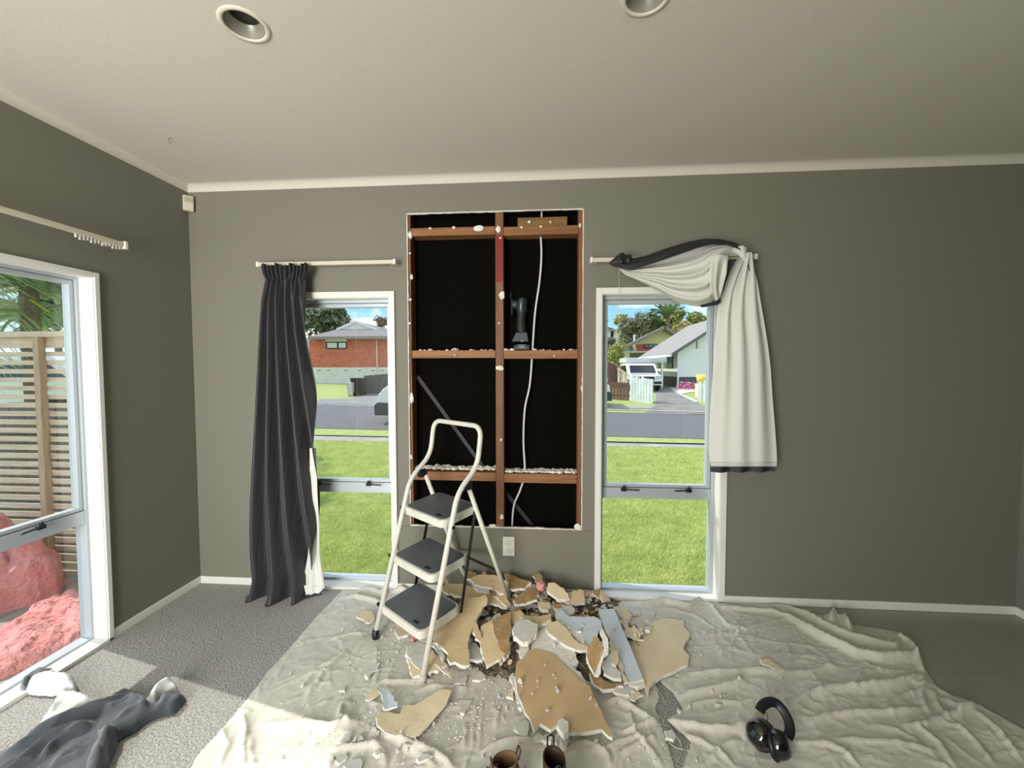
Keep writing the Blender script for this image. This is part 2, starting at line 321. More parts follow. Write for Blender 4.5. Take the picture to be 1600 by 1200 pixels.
# ------------------------------------------------------------------ windows
def latch(par, p, along, inn, flip):
    p = np.array(p, float); al = np.array(along, float)*flip; inn = np.array(inn, float); u = np.array((0, 0, 1.)); R = np.column_stack((al, inn, u))
    l = MB().box(p+inn*.008, (.030, .016, .020), R).box(p+inn*.012+u*.014, (.010, .012, .018), R).build('latch', BLACK, par, bevel=.002)
    MB().bar(p+inn*.018+al*.0+u*.003, p+inn*.03+al*.085+u*.002, .008, .007).build('latch_handle', BLACK, l, bevel=.002)
def window(name, label, org, along, inn, width, z0, z1, ztr, latches, depth=.10, trimw=.032, upper_inset=.006, fw=.018, sw=.022):
    """org: the corner of the opening on the wall face; along runs over its width; inn points into the room"""
    w = thing(name, label, None, kind='structure'); o = np.array(org, float); a = np.array(along, float); n = np.array(inn, float); u = np.array((0, 0, 1.))
    R = np.column_stack((a, n, u))
    def P(s, d, z): return o+a*s-n*d+u*(z-o[2])       # d: distance behind the wall face
    def bx(b, s0, s1, d0, d1, za, zb): return b.box(P((s0+s1)/2, (d0+d1)/2, (za+zb)/2), (abs(s1-s0), abs(d1-d0), abs(zb-za)), R)
    b = MB(); t = .016
    bx(b, -trimw, 0, -t, 0, z0-.002, z1+trimw); bx(b, width, width+trimw, -t, 0, z0-.002, z1+trimw); bx(b, 0, width, -t, 0, z1, z1+trimw)
    b.build('architrave', TRIM, w, bevel=.002)
    b = MB(); bx(b, -.002, .004, -t*.6, depth, z0, z1); bx(b, width-.004, width+.002, -t*.6, depth, z0, z1); bx(b, .004, width-.004, -t*.6, depth, z1-.004, z1+.002); bx(b, .004, width-.004, -t-.004, depth, z0-.012, z0+.004)
    b.build('reveal', TRIM, w)
    d0, d1 = depth-.038, depth+.02
    b = MB(); bx(b, .004, .004+fw, d0, d1, z0+.004, z1-.004); bx(b, width-.004-fw, width-.004, d0, d1, z0+.004, z1-.004)
    bx(b, .004+fw, width-.004-fw, d0, d1, z1-.004-fw, z1-.004); bx(b, .004+fw, width-.004-fw, d0, d1, z0+.004, z0+.004+fw*.7)
    b.build('frame', ALU, w, bevel=.0015)
    b = MB(); bx(b, .004+fw, width-.004-fw, d0+.004, d1, ztr-.062, ztr); b.build('transom', ALU, w, bevel=.0015)
    s0, s1 = .004+fw+upper_inset*.3, width-.004-fw-upper_inset*.3
    b = MB(); bx(b, s0, s0+sw, d0+.012, d1-.01, ztr+.002, z1-.006-fw); bx(b, s1-sw, s1, d0+.012, d1-.01, ztr+.002, z1-.006-fw)
    bx(b, s0+sw, s1-sw, d0+.012, d1-.01, z1-.006-fw-sw, z1-.006-fw); bx(b, s0+sw, s1-sw, d0+.012, d1-.01, ztr+.002, ztr+.018)
    b.build('sash', ALU, w, bevel=.0015)
    b = MB(); q = [P(s0+sw-.004, depth-.005, ztr+.015), P(s1-sw+.004, depth-.005, ztr+.015), P(s1-sw+.004, depth-.005, z1-.006-fw-sw+.004), P(s0+sw-.004, depth-.005, z1-.006-fw-sw+.004)]; b.add(q, [(0, 1, 2, 3)])
    b.build('glass_pane', GLASS, w)
    b = MB(); q = [P(.02, depth-.005, z0+.015), P(width-.02, depth-.005, z0+.015), P(width-.02, depth-.005, ztr-.06), P(.02, depth-.005, ztr-.06)]; b.add(q, [(0, 1, 2, 3)])
    b.build('glass_pane', GLASS, w)
    b = MB(); bx(b, .0, width, depth-.03+.002, depth-.026, ztr-.0015, ztr+.0015); b.build('gasket', BLACK, w)
    for s_, fl_ in latches: latch(w, P(s_, d0-.002, ztr-.006), a, n, fl_)
    return w
window('window_2', 'narrow window left of the opening, half behind the dark curtain', (WX[0][0], 0, WZ[0]), (1, 0, 0), (0, -1, 0), .655, *WZ, .622, [(.18, 1), (.49, 1)])
window('window_3', 'narrow window right of the opening', (WX[1][0], 0, WZ[0]), (1, 0, 0), (0, -1, 0), .655, *WZ, .622, [(.14, 1), (.505, -1)])
window('window_1', 'tall window in the left wall looking onto the deck', (XL, -.549, LZ[0][0]), (0, -1, 0), (1, 0, 0), 1.40, *LZ[0], .645, [(.2, 1)], trimw=.022, fw=.012, sw=.018)

# ================================================================== FIXTURES
def downlight(px, py, label):
    p = fl(px, py, H); w = thing('downlight', label, 'light', p, 'ceiling downlights')
    MB().lathe([(.073, -.0005), (.072, -.003), (.064, -.0045), (.059, -.004), (.0568, -.001), (.0568, .001)], p, n=40).build('ring', mat('lamp_ring', (214, 208, 190), .4), w, smooth=True)
    MB().lathe([(.0566, -.001), (.054, .012), (.048, .028), (.044, .034)], p, n=40).build('reflector', mat('lamp_reflector', (150, 148, 134), .35, .2), w, smooth=True)
    MB().lathe([(.046, .034), (.034, .036), (.033, .034), (.001, .033)], p, n=32).build('lamp', mat('lamp_face', (40, 40, 38), .3), w, smooth=True)
P1, P2 = fl(382, 39, H), fl(1010, -6, H)
def ceil_mesh():
    """ceiling slab with two round recesses, written directly"""
    holes = [P1, P2]; me = bpy.data.meshes.new('ceiling_panel')
    V = [Vector((XL-.15, YB-.1)), Vector((XR+.15, YB-.1)), Vector((XR+.15, .15)), Vector((XL-.15, .15))]; E_ = [(0, 1), (1, 2), (2, 3), (3, 0)]
    for h in holes:
        o = len(V); n = 40
        V += [Vector((h[0]+.0572*math.cos(2*PI*k/n), h[1]+.0572*math.sin(2*PI*k/n))) for k in range(n)]; E_ += [(o+k, o+(k+1) % n) for k in range(n)]
    r = delaunay_2d_cdt(V, E_, [], 0, 1e-6); vo, fo = r[0], r[2]; F2 = []
    for f in fo:
        c = sum((vo[i] for i in f), Vector((0, 0)))/len(f)
        if all((c-Vector((h[0], h[1]))).length > .0565 for h in holes): F2.append(tuple(f))
    b = MB(); b.add([(v.x, v.y, H) for v in vo], [f[::-1] for f in F2]); b.span((XL-.15, YB-.1, H+.07), (XR+.15, .15, H+.1)); return b
ceil_mesh().build('ceiling_panel', CEIL, CT)
downlight(382, 39, 'recessed ceiling downlight above the left curtain side'); downlight(1010, -6, 'recessed downlight cut off by the top edge of the picture')
p = fl(265, 214, H)
tag(MB().tube([p+np.array(q) for q in ((0, 0, 0), (0, 0, -.006), (-.006, 0, -.014), (-.004, 0, -.024), (.003, 0, -.029), (.010, 0, -.024))], .0016, 6).build('ceiling_hook', mat('painted_wire', (120, 118, 104), .5)), 'small open cup hook screwed into the ceiling', 'hook')
# alarm sensor in the corner, turned 45 degrees
c = np.array((XL+.024, -.026, 2.284)); R45 = np.array(Matrix.Rotation(math.radians(45), 3, 'Z'))
w = thing('motion_sensor', 'cream motion sensor high in the room corner', 'sensor', c)
MB().box(c, (.052, .034, .088), R45).build('housing', CREAMP, w, bevel=.007)
MB().box(c+R45 @ np.array((0, -.0175, .018)), (.040, .003, .030), R45).build('lens', mat('sensor_lens', (176, 170, 150), .3), w, bevel=.001)
# power point
p = at(795, 853, -.001); w = thing('power_outlet', 'white double power outlet low under the opening', 'outlet', p)
MB().box(p+np.array((0, -.004, 0)), (.068, .009, .112)).build('faceplate', WHITEP, w, bevel=.003)
for dz in (-.026, .026):
    MB().box(p+np.array((-.019, -.010, dz-.008)), (.014, .006, .018)).build('switch', WHITEP, w, bevel=.002)
    s_ = MB()
    for dx, rz, hh in ((.004, .5, .009), (.020, -.5, .009), (.012, 0, .008)):
        s_.box(p+np.array((dx, -.0088, dz+(.004 if rz else -.010))), (.0022, .001, hh), np.array(Matrix.Rotation(rz, 3, 'Y')))
    s_.build('socket_slots', BLACK, w)
# curtain tracks
def track(label, x0, x1, z, w_=.0):
    t = thing('curtain_track', label, 'curtain track', ((x0+x1)/2, -.03, z))
    MB().span((x0, -.075, z-.010), (x1, -.055, z+.012)).build('rail', CREAMP, t, bevel=.003)
    for x in (x0+.03, x1-.03): MB().span((x-.010, -.056, z-.006), (x+.010, -.001, z+.010)).build('bracket', CREAMP, t, bevel=.002)
    for x in (x0, x1): MB().span((x-.008, -.080, z-.014), (x+.008, -.050, z+.016)).build('end_stop', WHITEP, t, bevel=.004)
    return t
za = at(545, 411, -.065)[2]
track('white curtain track above the dark curtain and left narrow window', at(404, 411, -.065)[0], at(617, 411, -.065)[0], za)
track('white curtain track the swagged curtain hangs over', at(924, 407, -.065)[0], at(1180, 407, -.065)[0], at(924, 407, -.065)[2])
XT = XL+.062; ye = lw(193, 383, XT)
t = thing('curtain_track', 'empty curtain track above the tall left wall window', 'curtain track', ye)
MB().span((XT-.010, -2.1, ye[2]-.010), (XT+.010, ye[1], ye[2]+.012)).build('rail', CREAMP, t, bevel=.003)
for yy in (ye[1]-.03, ye[1]-.9): MB().span((XL+.001, yy-.01, ye[2]-.006), (XT, yy+.01, ye[2]+.01)).build('bracket', CREAMP, t)
MB().span((XT-.016, ye[1]-.006, ye[2]-.02), (XT+.016, ye[1]+.010, ye[2]+.018)).build('end_stop', WHITEP, t, bevel=.003)
for k in range(13):
    yy = ye[1]-.02-k*.0155; MB().span((XT-.003, yy-.004, ye[2]-.026-(k % 3)*.003), (XT+.003, yy+.002, ye[2]-.010)).build('glider', WHITEP, t)
# blind cord with toggle in front of the right window
p0 = at(967, 420, -.05); p1 = at(966, 517, -.05)
t = thing('pull_cord', 'thin pale pull cord with toggle hanging over the right window', 'cord', p0)
MB().tube([p0+(p1-p0)*k/8+np.array((.002*math.sin(k), 0, 0)) for k in range(9)], .0011, 6).build('cord', CREAMP, t)
MB().lathe([(.001, .012), (.005, .008), (.006, -.006), (.003, -.012), (.001, -.013)], p1, n=12).build('toggle', mat('grey_toggle', (110, 112, 112), .5), t, smooth=True)

# ================================================================== CURTAINS
def curtain_fabric():
    m = bpy.data.materials.new('embroidered_charcoal'); m.use_nodes = True; t = m.node_tree; b = t.nodes['Principled BSDF']; b.inputs['Roughness'].default_value = .55; b.inputs['Sheen Weight'].default_value = .15
    uv = N(t, 'ShaderNodeTexCoord'); mp = N(t, 'ShaderNodeMapping'); mp.inputs['Scale'].default_value = (260, 3, 1); t.links.new(uv.outputs['UV'], mp.inputs[0])
    n = N(t, 'ShaderNodeTexNoise'); n.inputs['Scale'].default_value = 1; n.inputs['Detail'].default_value = 2; t.links.new(mp.outputs[0], n.inputs['Vector'])
    r = N(t, 'ShaderNodeValToRGB'); r.color_ramp.elements[0].color = (*lin((27, 27, 29)), 1); r.color_ramp.elements[1].color = (*lin((54, 54, 57)), 1); r.color_ramp.elements[0].position = .35; r.color_ramp.elements[1].position = .65; t.links.new(n.outputs[0], r.inputs[0])
    # twigs: warped thin stripes plus buds
    m2 = N(t, 'ShaderNodeMapping'); m2.inputs['Scale'].default_value = (9, 4.2, 1); t.links.new(uv.outputs['UV'], m2.inputs[0])
    wv = N(t, 'ShaderNodeTexWave'); wv.inputs['Scale'].default_value = .33; wv.inputs['Distortion'].default_value = 5.5; wv.inputs['Detail'].default_value = 1.5; wv.inputs['Detail Scale'].default_value = 1.2; t.links.new(m2.outputs[0], wv.inputs[0])
    r2 = N(t, 'ShaderNodeValToRGB'); r2.color_ramp.elements[0].position = 0; r2.color_ramp.elements[0].color = (1, 1, 1, 1); r2.color_ramp.elements[1].position = .015; r2.color_ramp.elements[1].color = (0, 0, 0, 1); t.links.new(wv.outputs[0], r2.inputs[0])
    m3 = N(t, 'ShaderNodeMapping'); m3.inputs['Scale'].default_value = (26, 26, 1); t.links.new(uv.outputs['UV'], m3.inputs[0])
    vo = N(t, 'ShaderNodeTexVoronoi'); vo.inputs['Scale'].default_value = 1; t.links.new(m3.outputs[0], vo.inputs[0])
    r3 = N(t, 'ShaderNodeValToRGB'); r3.color_ramp.elements[0].position = .14; r3.color_ramp.elements[0].color = (1, 1, 1, 1); r3.color_ramp.elements[1].position = .17; r3.color_ramp.elements[1].color = (0, 0, 0, 1); t.links.new(vo.outputs[0], r3.inputs[0])
    nb = N(t, 'ShaderNodeTexNoise'); nb.inputs['Scale'].default_value = .8; t.links.new(m2.outputs[0], nb.inputs['Vector'])
    gt = N(t, 'ShaderNodeMath', operation='GREATER_THAN'); gt.inputs[1].default_value = .52; t.links.new(nb.outputs[0], gt.inputs[0])
    mu = N(t, 'ShaderNodeMath', operation='MULTIPLY'); t.links.new(r3.outputs[0], mu.inputs[0]); t.links.new(gt.outputs[0], mu.inputs[1])
    ad = N(t, 'ShaderNodeMath', operation='MAXIMUM'); t.links.new(r2.outputs[0], ad.inputs[0]); t.links.new(mu.outputs[0], ad.inputs[1])
    mx = N(t, 'ShaderNodeMixRGB'); mx.inputs[2].default_value = (*lin((9, 9, 10)), 1); t.links.new(ad.outputs[0], mx.inputs[0]); t.links.new(r.outputs[0], mx.inputs[1]); t.links.new(mx.outputs[0], b.inputs['Base Color']); return m
FAB = curtain_fabric()
FABP = mat('charcoal_curtain_plain', (38, 38, 41), .6, bump=(400, .2))
def add_uv(o, U, V):
    me = o.data; uvl = me.uv_layers.new(name='UVMap'); d = np.empty(len(me.loops)*2); vi = np.empty(len(me.loops), int); me.loops.foreach_get('vertex_index', vi)
    d[0::2] = U[vi]; d[1::2] = V[vi]; uvl.data.foreach_set('uv', d)
def sheet(name, L, Rr, Y, folds, m, par, nu=160, uvw=1.3, foldfn=None, solid=.002):
    """L, Rr: lists of (px,py) down each side; Y(u,v) depth in front of the wall; folds(u,v) depth offset"""
    nv = 140; L = np.array(L, float); Rr = np.array(Rr, float); tl = np.linspace(0, 1, len(L)); V_ = np.linspace(0, 1, nv); U_ = np.linspace(0, 1, nu); G = []; UU = []; VV = []
    for v in V_:
        l = np.array([np.interp(v, tl, L[:, 0]), np.interp(v, tl, L[:, 1])]); r = np.array([np.interp(v, tl, Rr[:, 0]), np.interp(v, tl, Rr[:, 1])]); row = []
        for u in U_:
            q = l+(r-l)*u; y0 = Y(u, v); p = at(q[0], q[1], y0); p = p+np.array((.35*foldfn(u, v) if foldfn else 0, folds(u, v), 0)); row.append(p); UU.append(u*uvw); VV.append(-v*1.9)
        G.append(row)
    b = MB().grid(G); o = b.build(name, m, par, smooth=True, solid=solid); add_uv(o, np.array(UU), np.array(VV)); return o
# ---- dark curtain at left
cur = thing('curtain', 'charcoal embroidered curtain gathered at the left narrow window', 'curtain', (-1.6, -.1, 0))
Lp = [(409, 418), (413, 434), (405, 470), (402, 520), (399, 575), (396, 625), (393, 680), (390, 730), (388, 780), (387, 825), (388, 870), (391, 905), (387, 925), (385, 940)]
Rp = [(479, 416), (476, 434), (478, 470), (481, 520), (487, 575), (491, 625), (494, 680), (495, 730), (495, 780), (495, 830), (492, 868), (485, 900), (478, 925), (479, 945)]
def fold1(u, v):
    a = .010+.024*min(1, v*2.2); k = 6.5-3.2*min(1, v*1.1)
    return a*math.sin(2*PI*k*u+1.6*math.sin(3*u+v*1.3)+.7)+.010*math.sin(2*PI*15*u)*max(0, 1-v*5)+.012*nz(u*4, v*3)
def ydep(u, v): return -.085-.05*min(1, v*1.2)-.03*math.sin(PI*u)*min(1, v*2)
body = sheet('drop', Lp, Rp, ydep, lambda u, v: fold1(u, v), FAB, cur, foldfn=lambda u, v: .5*math.cos(2*PI*3.6*u)*.02*v*math.sin(PI*u))
# hem: move the lowest rows down in scallops
for i, vv in enumerate(body.data.vertices):
    row = i//160; u = (i % 160)/159
    if row > 120: f = (row-120)/19; vv.co.z = max(.004, vv.co.z-f*f*(.010+.016*math.sin(2*PI*2.4*u+.9))); vv.co.y -= f*f*(.012+.016*math.sin(2*PI*2.4*u+.9))
hd = sheet('gathered_heading', [(408, 415), (410, 426), (415, 437)], [(480, 414), (479, 426), (475, 437)], lambda u, v: -.115+.02*v, lambda u, v: .012*math.sin(2*PI*11*u+1.5*math.sin(7*u)), FABP, cur, solid=.003)
for i, vv in enumerate(hd.data.vertices):
    row = i//160; u = (i % 160)/159
    if row < 50: vv.co.z += (1-row/50)*(.007*math.sin(2*PI*3.3*u+.5)+.006*nz(u*14, 3)+.004)
for k in range(9):
    x = at(412+k*8, 411, -.065)[0]; MB().span((x-.0025, -.07, za-.022), (x+.0025, -.06, za-.008)).build('curtain_hook', WHITEP, cur)
sheet('lining', [(484, 700), (484, 770), (485, 826), (481, 868), (475, 902), (473, 916)], [(494, 700), (496, 770), (499, 820), (500, 868), (505, 900), (508, 918)], lambda u, v: -.115-.02*v, lambda u, v: .012*math.sin(2*PI*2*u)*v, LINING, cur, nu=40, solid=.0015)
sheet('lining', [(475, 915), (478, 930)], [(508, 917), (500, 926)], lambda u, v: -.137, lambda u, v: .006*math.sin(2*PI*2*u), LINING, cur, nu=30, solid=.0015)
sheet('turned_hem', [(470, 915), (476, 936)], [(501, 924), (503, 929)], lambda u, v: -.128, lambda u, v: .0, FABP, cur, nu=20)
# ---- right curtain thrown over its track
sw = thing('curtain', 'curtain thrown over its track beside the right window, white lining out', 'curtain', (.95, -.1, 1.9))
Lt = [(1160, 398), (1150, 410), (1138, 432), (1128, 455), (1121, 490), (1118, 530), (1116, 570), (1113, 620), (1110, 670), (1109, 705), (1112, 729)]
Rt = [(1171, 396), (1179, 415), (1186, 440), (1191, 470), (1196, 500), (1202, 540), (1206, 575), (1208, 620), (1211, 665), (1213, 700), (1214, 727)]
def foldt(u, v):
    a = .026*math.exp(-v*2.6)+.0045; return a*math.sin(2*PI*(3.2)*u+1.0+v*.8)+.022*nz(u*2.6, v*1.8, 2)+.006*math.sin(2*PI*9*u)*math.exp(-v*6)
tail = sheet('lining_tail', Lt, Rt, lambda u, v: -.13-.035*math.sin(PI*u), foldt, LINING, sw)
hemr = sheet('dark_hem', [(1111, 722), (1111, 738)], [(1211, 722), (1211, 737)], lambda u, v: -.118, lambda u, v: .012*math.sin(2*PI*3.2*u+1.8)+.0, FABP, sw, nu=80)
G = []
for py, dd in ((722, -.004), (729, -.006)): G.append([at(1111+103*k/60, py+dd*0, -.132-.03*math.sin(PI*k/60)+foldt(k/60, .98)+dd) for k in range(61)])
MB().grid(G).build('stitched_hem', mat('hem_band', (206, 205, 198), .8), sw, smooth=True, solid=.002)
Z7 = lambda x, y: (930+x/5.517, 370+y/5.517)
def resample(pts, n):
    P = np.array(pts, float); d = np.r_[0, np.cumsum(np.linalg.norm(np.diff(P, axis=0), axis=1))]; t = np.linspace(0, d[-1], n); Q = np.column_stack([np.interp(t, d, P[:, k]) for k in (0, 1)])
    for _ in range(3): Q[1:-1] = (Q[:-2]+2*Q[1:-1]+Q[2:])/4
    return Q
T_ = resample([Z7(*q) for q in ((200, 262), (300, 275), (450, 230), (600, 180), (750, 125), (900, 75), (1020, 48), (1150, 55), (1240, 90), (1275, 120))], 120)
B_ = resample([Z7(*q) for q in ((200, 272), (260, 330), (350, 368), (430, 405), (500, 440), (560, 468), (640, 525), (720, 565), (820, 592), (910, 602), (1000, 575), (1035, 520), (1040, 400), (1050, 270), (1085, 190), (1160, 165), (1240, 160))], 120)
G = []
for j in range(70):
    t = j/69; row = []
    for i in range(120):
        s = i/119; q = T_[i]*(1-t)+B_[i]*t
        fo = .020*math.sin(2*PI*(4.6*t)+.8+1.0*s)*math.sin(PI*min(1, s*1.15))+.006*math.sin(2*PI*9*t+2*s)*s
        y = -.085-.11*math.sin(PI*t)**.7*math.sin(PI*s)**.6-.04*s*(1-t*.4)-fo
        p = at(q[0], q[1], y); row.append(p)
    G.append(row)
MB().grid(G).build('lining_swag', LINING, sw, smooth=True, solid=.002)
TD = resample([Z7(*q) for q in ((118, 225), (190, 180), (300, 190), (430, 168), (600, 105), (800, 45), (950, 18), (1080, 22), (1200, 48), (1290, 95), (1320, 180), (1342, 300))], 110)
BD = resample([Z7(*q) for q in ((130, 240), (200, 266), (290, 290), (450, 245), (600, 195), (750, 140), (900, 88), (1020, 62), (1150, 70), (1240, 105), (1290, 170), (1330, 290))], 110)
G = []
for j in range(24):
    t = j/23; row = []
    for i in range(110):
        q = TD[i]*(1-t)+BD[i]*t; s = i/109; row.append(at(q[0], q[1], -.075-.075*math.sin(PI*t*.62)-.05*math.sin(PI*s)-.006*math.sin(2*PI*2*t+s*4)-.004*nz(s*20, t*3)))
    G.append(row)
MB().grid(G).build('dark_heading', FABP, sw, smooth=True, solid=.003)
# crumpled end of the heading
for pts, y in (([(118, 225), (205, 150), (240, 135), (268, 165), (262, 230), (200, 262), (150, 255)], -.14), ([(230, 185), (262, 160), (305, 150), (312, 178), (330, 190), (300, 240), (240, 250)], -.125), ([(190, 175), (230, 140), (236, 215), (210, 240)], -.155)):
    P3 = [at(*Z7(*q), y+.01*math.sin(i*2.1)) for i, q in enumerate(pts)]; c = sum(P3)/len(P3)+np.array((0, -.015, 0)); b = MB(); b.add([c]+P3, [(0, i+1, (i+1) % len(P3)+1) for i in range(len(P3))]); b.build('crumpled_end', FABP, sw, solid=.004)
# the flap folded out of the swag, with its dark edge behind
G = []
FA = resample([Z7(*q) for q in ((1000, 165), (1060, 150), (1150, 162))], 30); FBm = resample([Z7(*q) for q in ((985, 300), (1060, 330), (1132, 320))], 30); FB = resample([Z7(*q) for q in ((990, 420), (1050, 440), (1105, 420))], 30); FC = resample([Z7(*q) for q in ((1030, 540), (1045, 552), (1080, 520))], 30)
for v in np.linspace(0, 1, 40):
    k = v*3; a, c2 = [(FA, FBm), (FBm, FB), (FB, FC)][min(2, int(k))]; f = k-min(2, int(k)); row = []
    for i in range(30):
        q = a[i]*(1-f)+c2[i]*f; u = i/29; row.append(at(q[0], q[1], -.225-.03*math.sin(PI*u)+.022*math.sin(2*PI*1.6*u+1)*math.sin(PI*v)))
    G.append(row)
MB().grid(G).build('lining_flap', LINING, sw, smooth=True, solid=.002)
DE = [(1140, 200), (1225, 190), (1190, 235), (1165, 290), (1125, 400), (1082, 535), (1078, 470), (1100, 400), (1130, 290)]
P3 = [at(*Z7(*q), -.20) for q in DE]; b = MB(); b.prism(P3, (0, .006, 0)); b.build('dark_edge', FABP, sw)
P3 = [at(*Z7(*q), -.19) for q in ((900, 590), (1030, 555), (1080, 528), (1082, 566), (1060, 585), (925, 609))]; MB().prism(P3, (0, .006, 0)).build('dark_edge', FABP, sw)
# knot where the cloth is pinched over the track end
b = MB(); kc = at(*Z7(1248, 140), -.15)
for k in range(7):
    a0 = kc+np.array((-.045+.006*k, -.004*k, .018-.006*k)); b.tube([a0, kc+np.array((.0, -.02-.002*k, .022-.008*k)), kc+np.array((.034, .0, .016-.012*k))], [.007, .012, .008], 8)
b.build('pinch_folds', LINING, sw, smooth=True)

# ================================================================== FRAMING TENANTS: cable and tool
cab = [at(847, 312, .07), at(846, 345, .065), at(845, 366, .06), at(846, 400, .06), at(843, 440, .06), at(836, 490, .06), at(832, 548, .055), at(828, 600, .06), at(820, 640, .06), at(818, 690, .06), at(820, 738, .055), at(813, 765, .06), at(803, 790, .06), at(800, 824, .06)]
def smooth_path(P, n=8):
    P = [np.array(p, float) for p in P]; out = []
    for i in range(len(P)-1):
        p0, p1, p2, p3 = P[max(i-1, 0)], P[i], P[i+1], P[min(i+2, len(P)-1)]
        for k in range(n):
            t = k/n; out.append(.5*((2*p1)+(-p0+p2)*t+(2*p0-5*p1+4*p2-p3)*t*t+(-p0+3*p1-3*p2+p3)*t**3))
    out.append(P[-1]); return out
tag(MB().tube(smooth_path(cab), .0058, 8, flat=.7).build('power_cable', mat('cable_white', (206, 206, 200), .45), smooth=True), 'white power cable running down through the right half of the opening', 'cable')
tb = at(819, 546, .055); tb[2] = 1.4185
tool = thing('multi_tool', 'dark cordless oscillating multi tool standing on the middle timber', 'power tool', tb)
TEAL = mat('tool_housing', (24, 40, 42), .45); TB = mat('tool_rubber', (13, 17, 17), .6)
def tp(px, py, dy=0): return at(px, py, .055+dy)
s1 = lambda a: at(a, 546, .055)[0]
MB().span((s1(803), .02, 1.4185), (s1(828), .085, 1.450)).build('battery', mat('battery_black', (10, 11, 12), .5), tool, bevel=.004)
MB().prism([tp(799, 534, -.028), tp(806, 519, -.028), tp(824, 519, -.028), tp(826, 534, -.028)], (0, .056, 0)).build('foot', TEAL, tool, bevel=.004)
MB().tube(smooth_path([tp(816, 524), tp(814, 505), tp(815, 492), tp(816, 482)]), [.029]*8+[.026]*8+[.028]*9, 14, flat=.9).build('grip', TB, tool, smooth=True)
MB().tube(smooth_path([tp(816, 494), tp(815, 482), tp(816, 472), tp(815, 466)]), [.024]*4+[.031]*17+[.024]*4, 14, flat=.9).build('motor_housing', TEAL, tool, smooth=True)
MB().lathe([(.0, .032), (.024, .03), (.027, .01), (.026, -.012), (.018, -.02), (0, -.02)], tp(807, 476), (-1, 0, 0), n=20).build('gear_head', mat('gear_grey', (52, 60, 62), .4, .3), tool, smooth=True)
MB().span((tp(800, 468)[0]-.003, .04, tp(800, 492)[2]), (tp(800, 468)[0]+.003, .075, tp(800, 468)[2])).build('blade_clamp', TEAL, tool, bevel=.002)
MB().bar(tp(798, 467), tp(798, 457), .012, .0015, up=(1, 0, 0)).build('blade', mat('blade_steel', (70, 72, 74), .3, .8), tool)
def text(s, size, loc, rot, m, name, par=None, ex=.0004):
    c = bpy.data.curves.new(name, 'FONT'); c.body = s; c.size = size; c.extrude = ex; c.align_x = 'CENTER'; c.align_y = 'CENTER'; c.materials.append(m)
    tmp = bpy.data.objects.new(name, c); COL.objects.link(tmp); bpy.context.view_layer.update(); me = bpy.data.meshes.new_from_object(tmp); bpy.data.objects.remove(tmp)
    o = bpy.data.objects.new(name, me); COL.objects.link(o); o.location = [float(v) for v in loc]; o.rotation_euler = rot
    if par is not None: o.parent = par; o.matrix_parent_inverse = Matrix.Translation(-Vector(par['_at']))
    return o
LOGO = mat('pale_lettering', (206, 214, 214), .5)
q = tp(813.5, 479, -.0345); text('makita', .0145, q, (PI/2, -PI/2, 0), LOGO, 'lettering', tool)
q = at(815, 541, .0185); text('makita', .011, q, (PI/2, 0, 0), LOGO, 'lettering', tool)
for dz in (-.0085, .0085): MB().box(q+np.array((0, .0012, dz)), (.05, .001, .0012)).build('label_line', LOGO, tool)
MB().box(tp(816, 533, -.03), (.012, .001, .003)).build('label_line', LOGO, tool)

# ================================================================== STEP LADDER
LO = np.array((-.828, -.431)); TH = -.656; LWv = np.array((math.cos(TH), math.sin(TH))); LDv = np.array((-math.sin(TH), math.cos(TH)))
def LP(w, d, z): q = LO+LWv*w+LDv*d; return np.array((q[0], q[1], z))
LW_, SL, TPR = .402, .294, .019      # rail spacing at the floor, rake, taper per metre
lad = thing('step_ladder', 'three-step white step ladder with dark treads, paint specked', 'ladder', (LO[0]+.25, LO[1], 0))
RZ = np.column_stack(((LWv[0], LWv[1], 0), (LDv[0], LDv[1], 0), (0, 0, 1)))
footL = fl(587, 990, .03); footR = fl(661, 1056, .03)
def corner(P, r=.05, n=6):
    P = [np.array(p, float) for p in P]; o = [P[0]]
    for i in range(1, len(P)-1):
        a, b_, c = P[i-1], P[i], P[i+1]; u = (a-b_)/np.linalg.norm(a-b_); v = (c-b_)/np.linalg.norm(c-b_); rr = min(r, np.linalg.norm(a-b_)*.45, np.linalg.norm(c-b_)*.45)
        for k in range(n+1): t = k/n; o.append((1-t)**2*(b_+u*rr)+2*t*(1-t)*b_+t*t*(b_+v*rr))
    o.append(P[-1]); return o
W2 = LW_
pathF = corner([footL, LP(.014, SL*.744, .744), LP(.016, .348, .849), LP(.016, .375, 1.035), LP(W2-.016, .375, 1.035), LP(W2-.016, .348, .849), LP(W2-.014, SL*.744, .744), footR], .06, 8)
MB().tube(pathF, .0125, 14).build('front_rail', LADW, lad, smooth=True)
rl, rr = LP(.012, .627+.0, .028), LP(W2-.012, .627, .028)
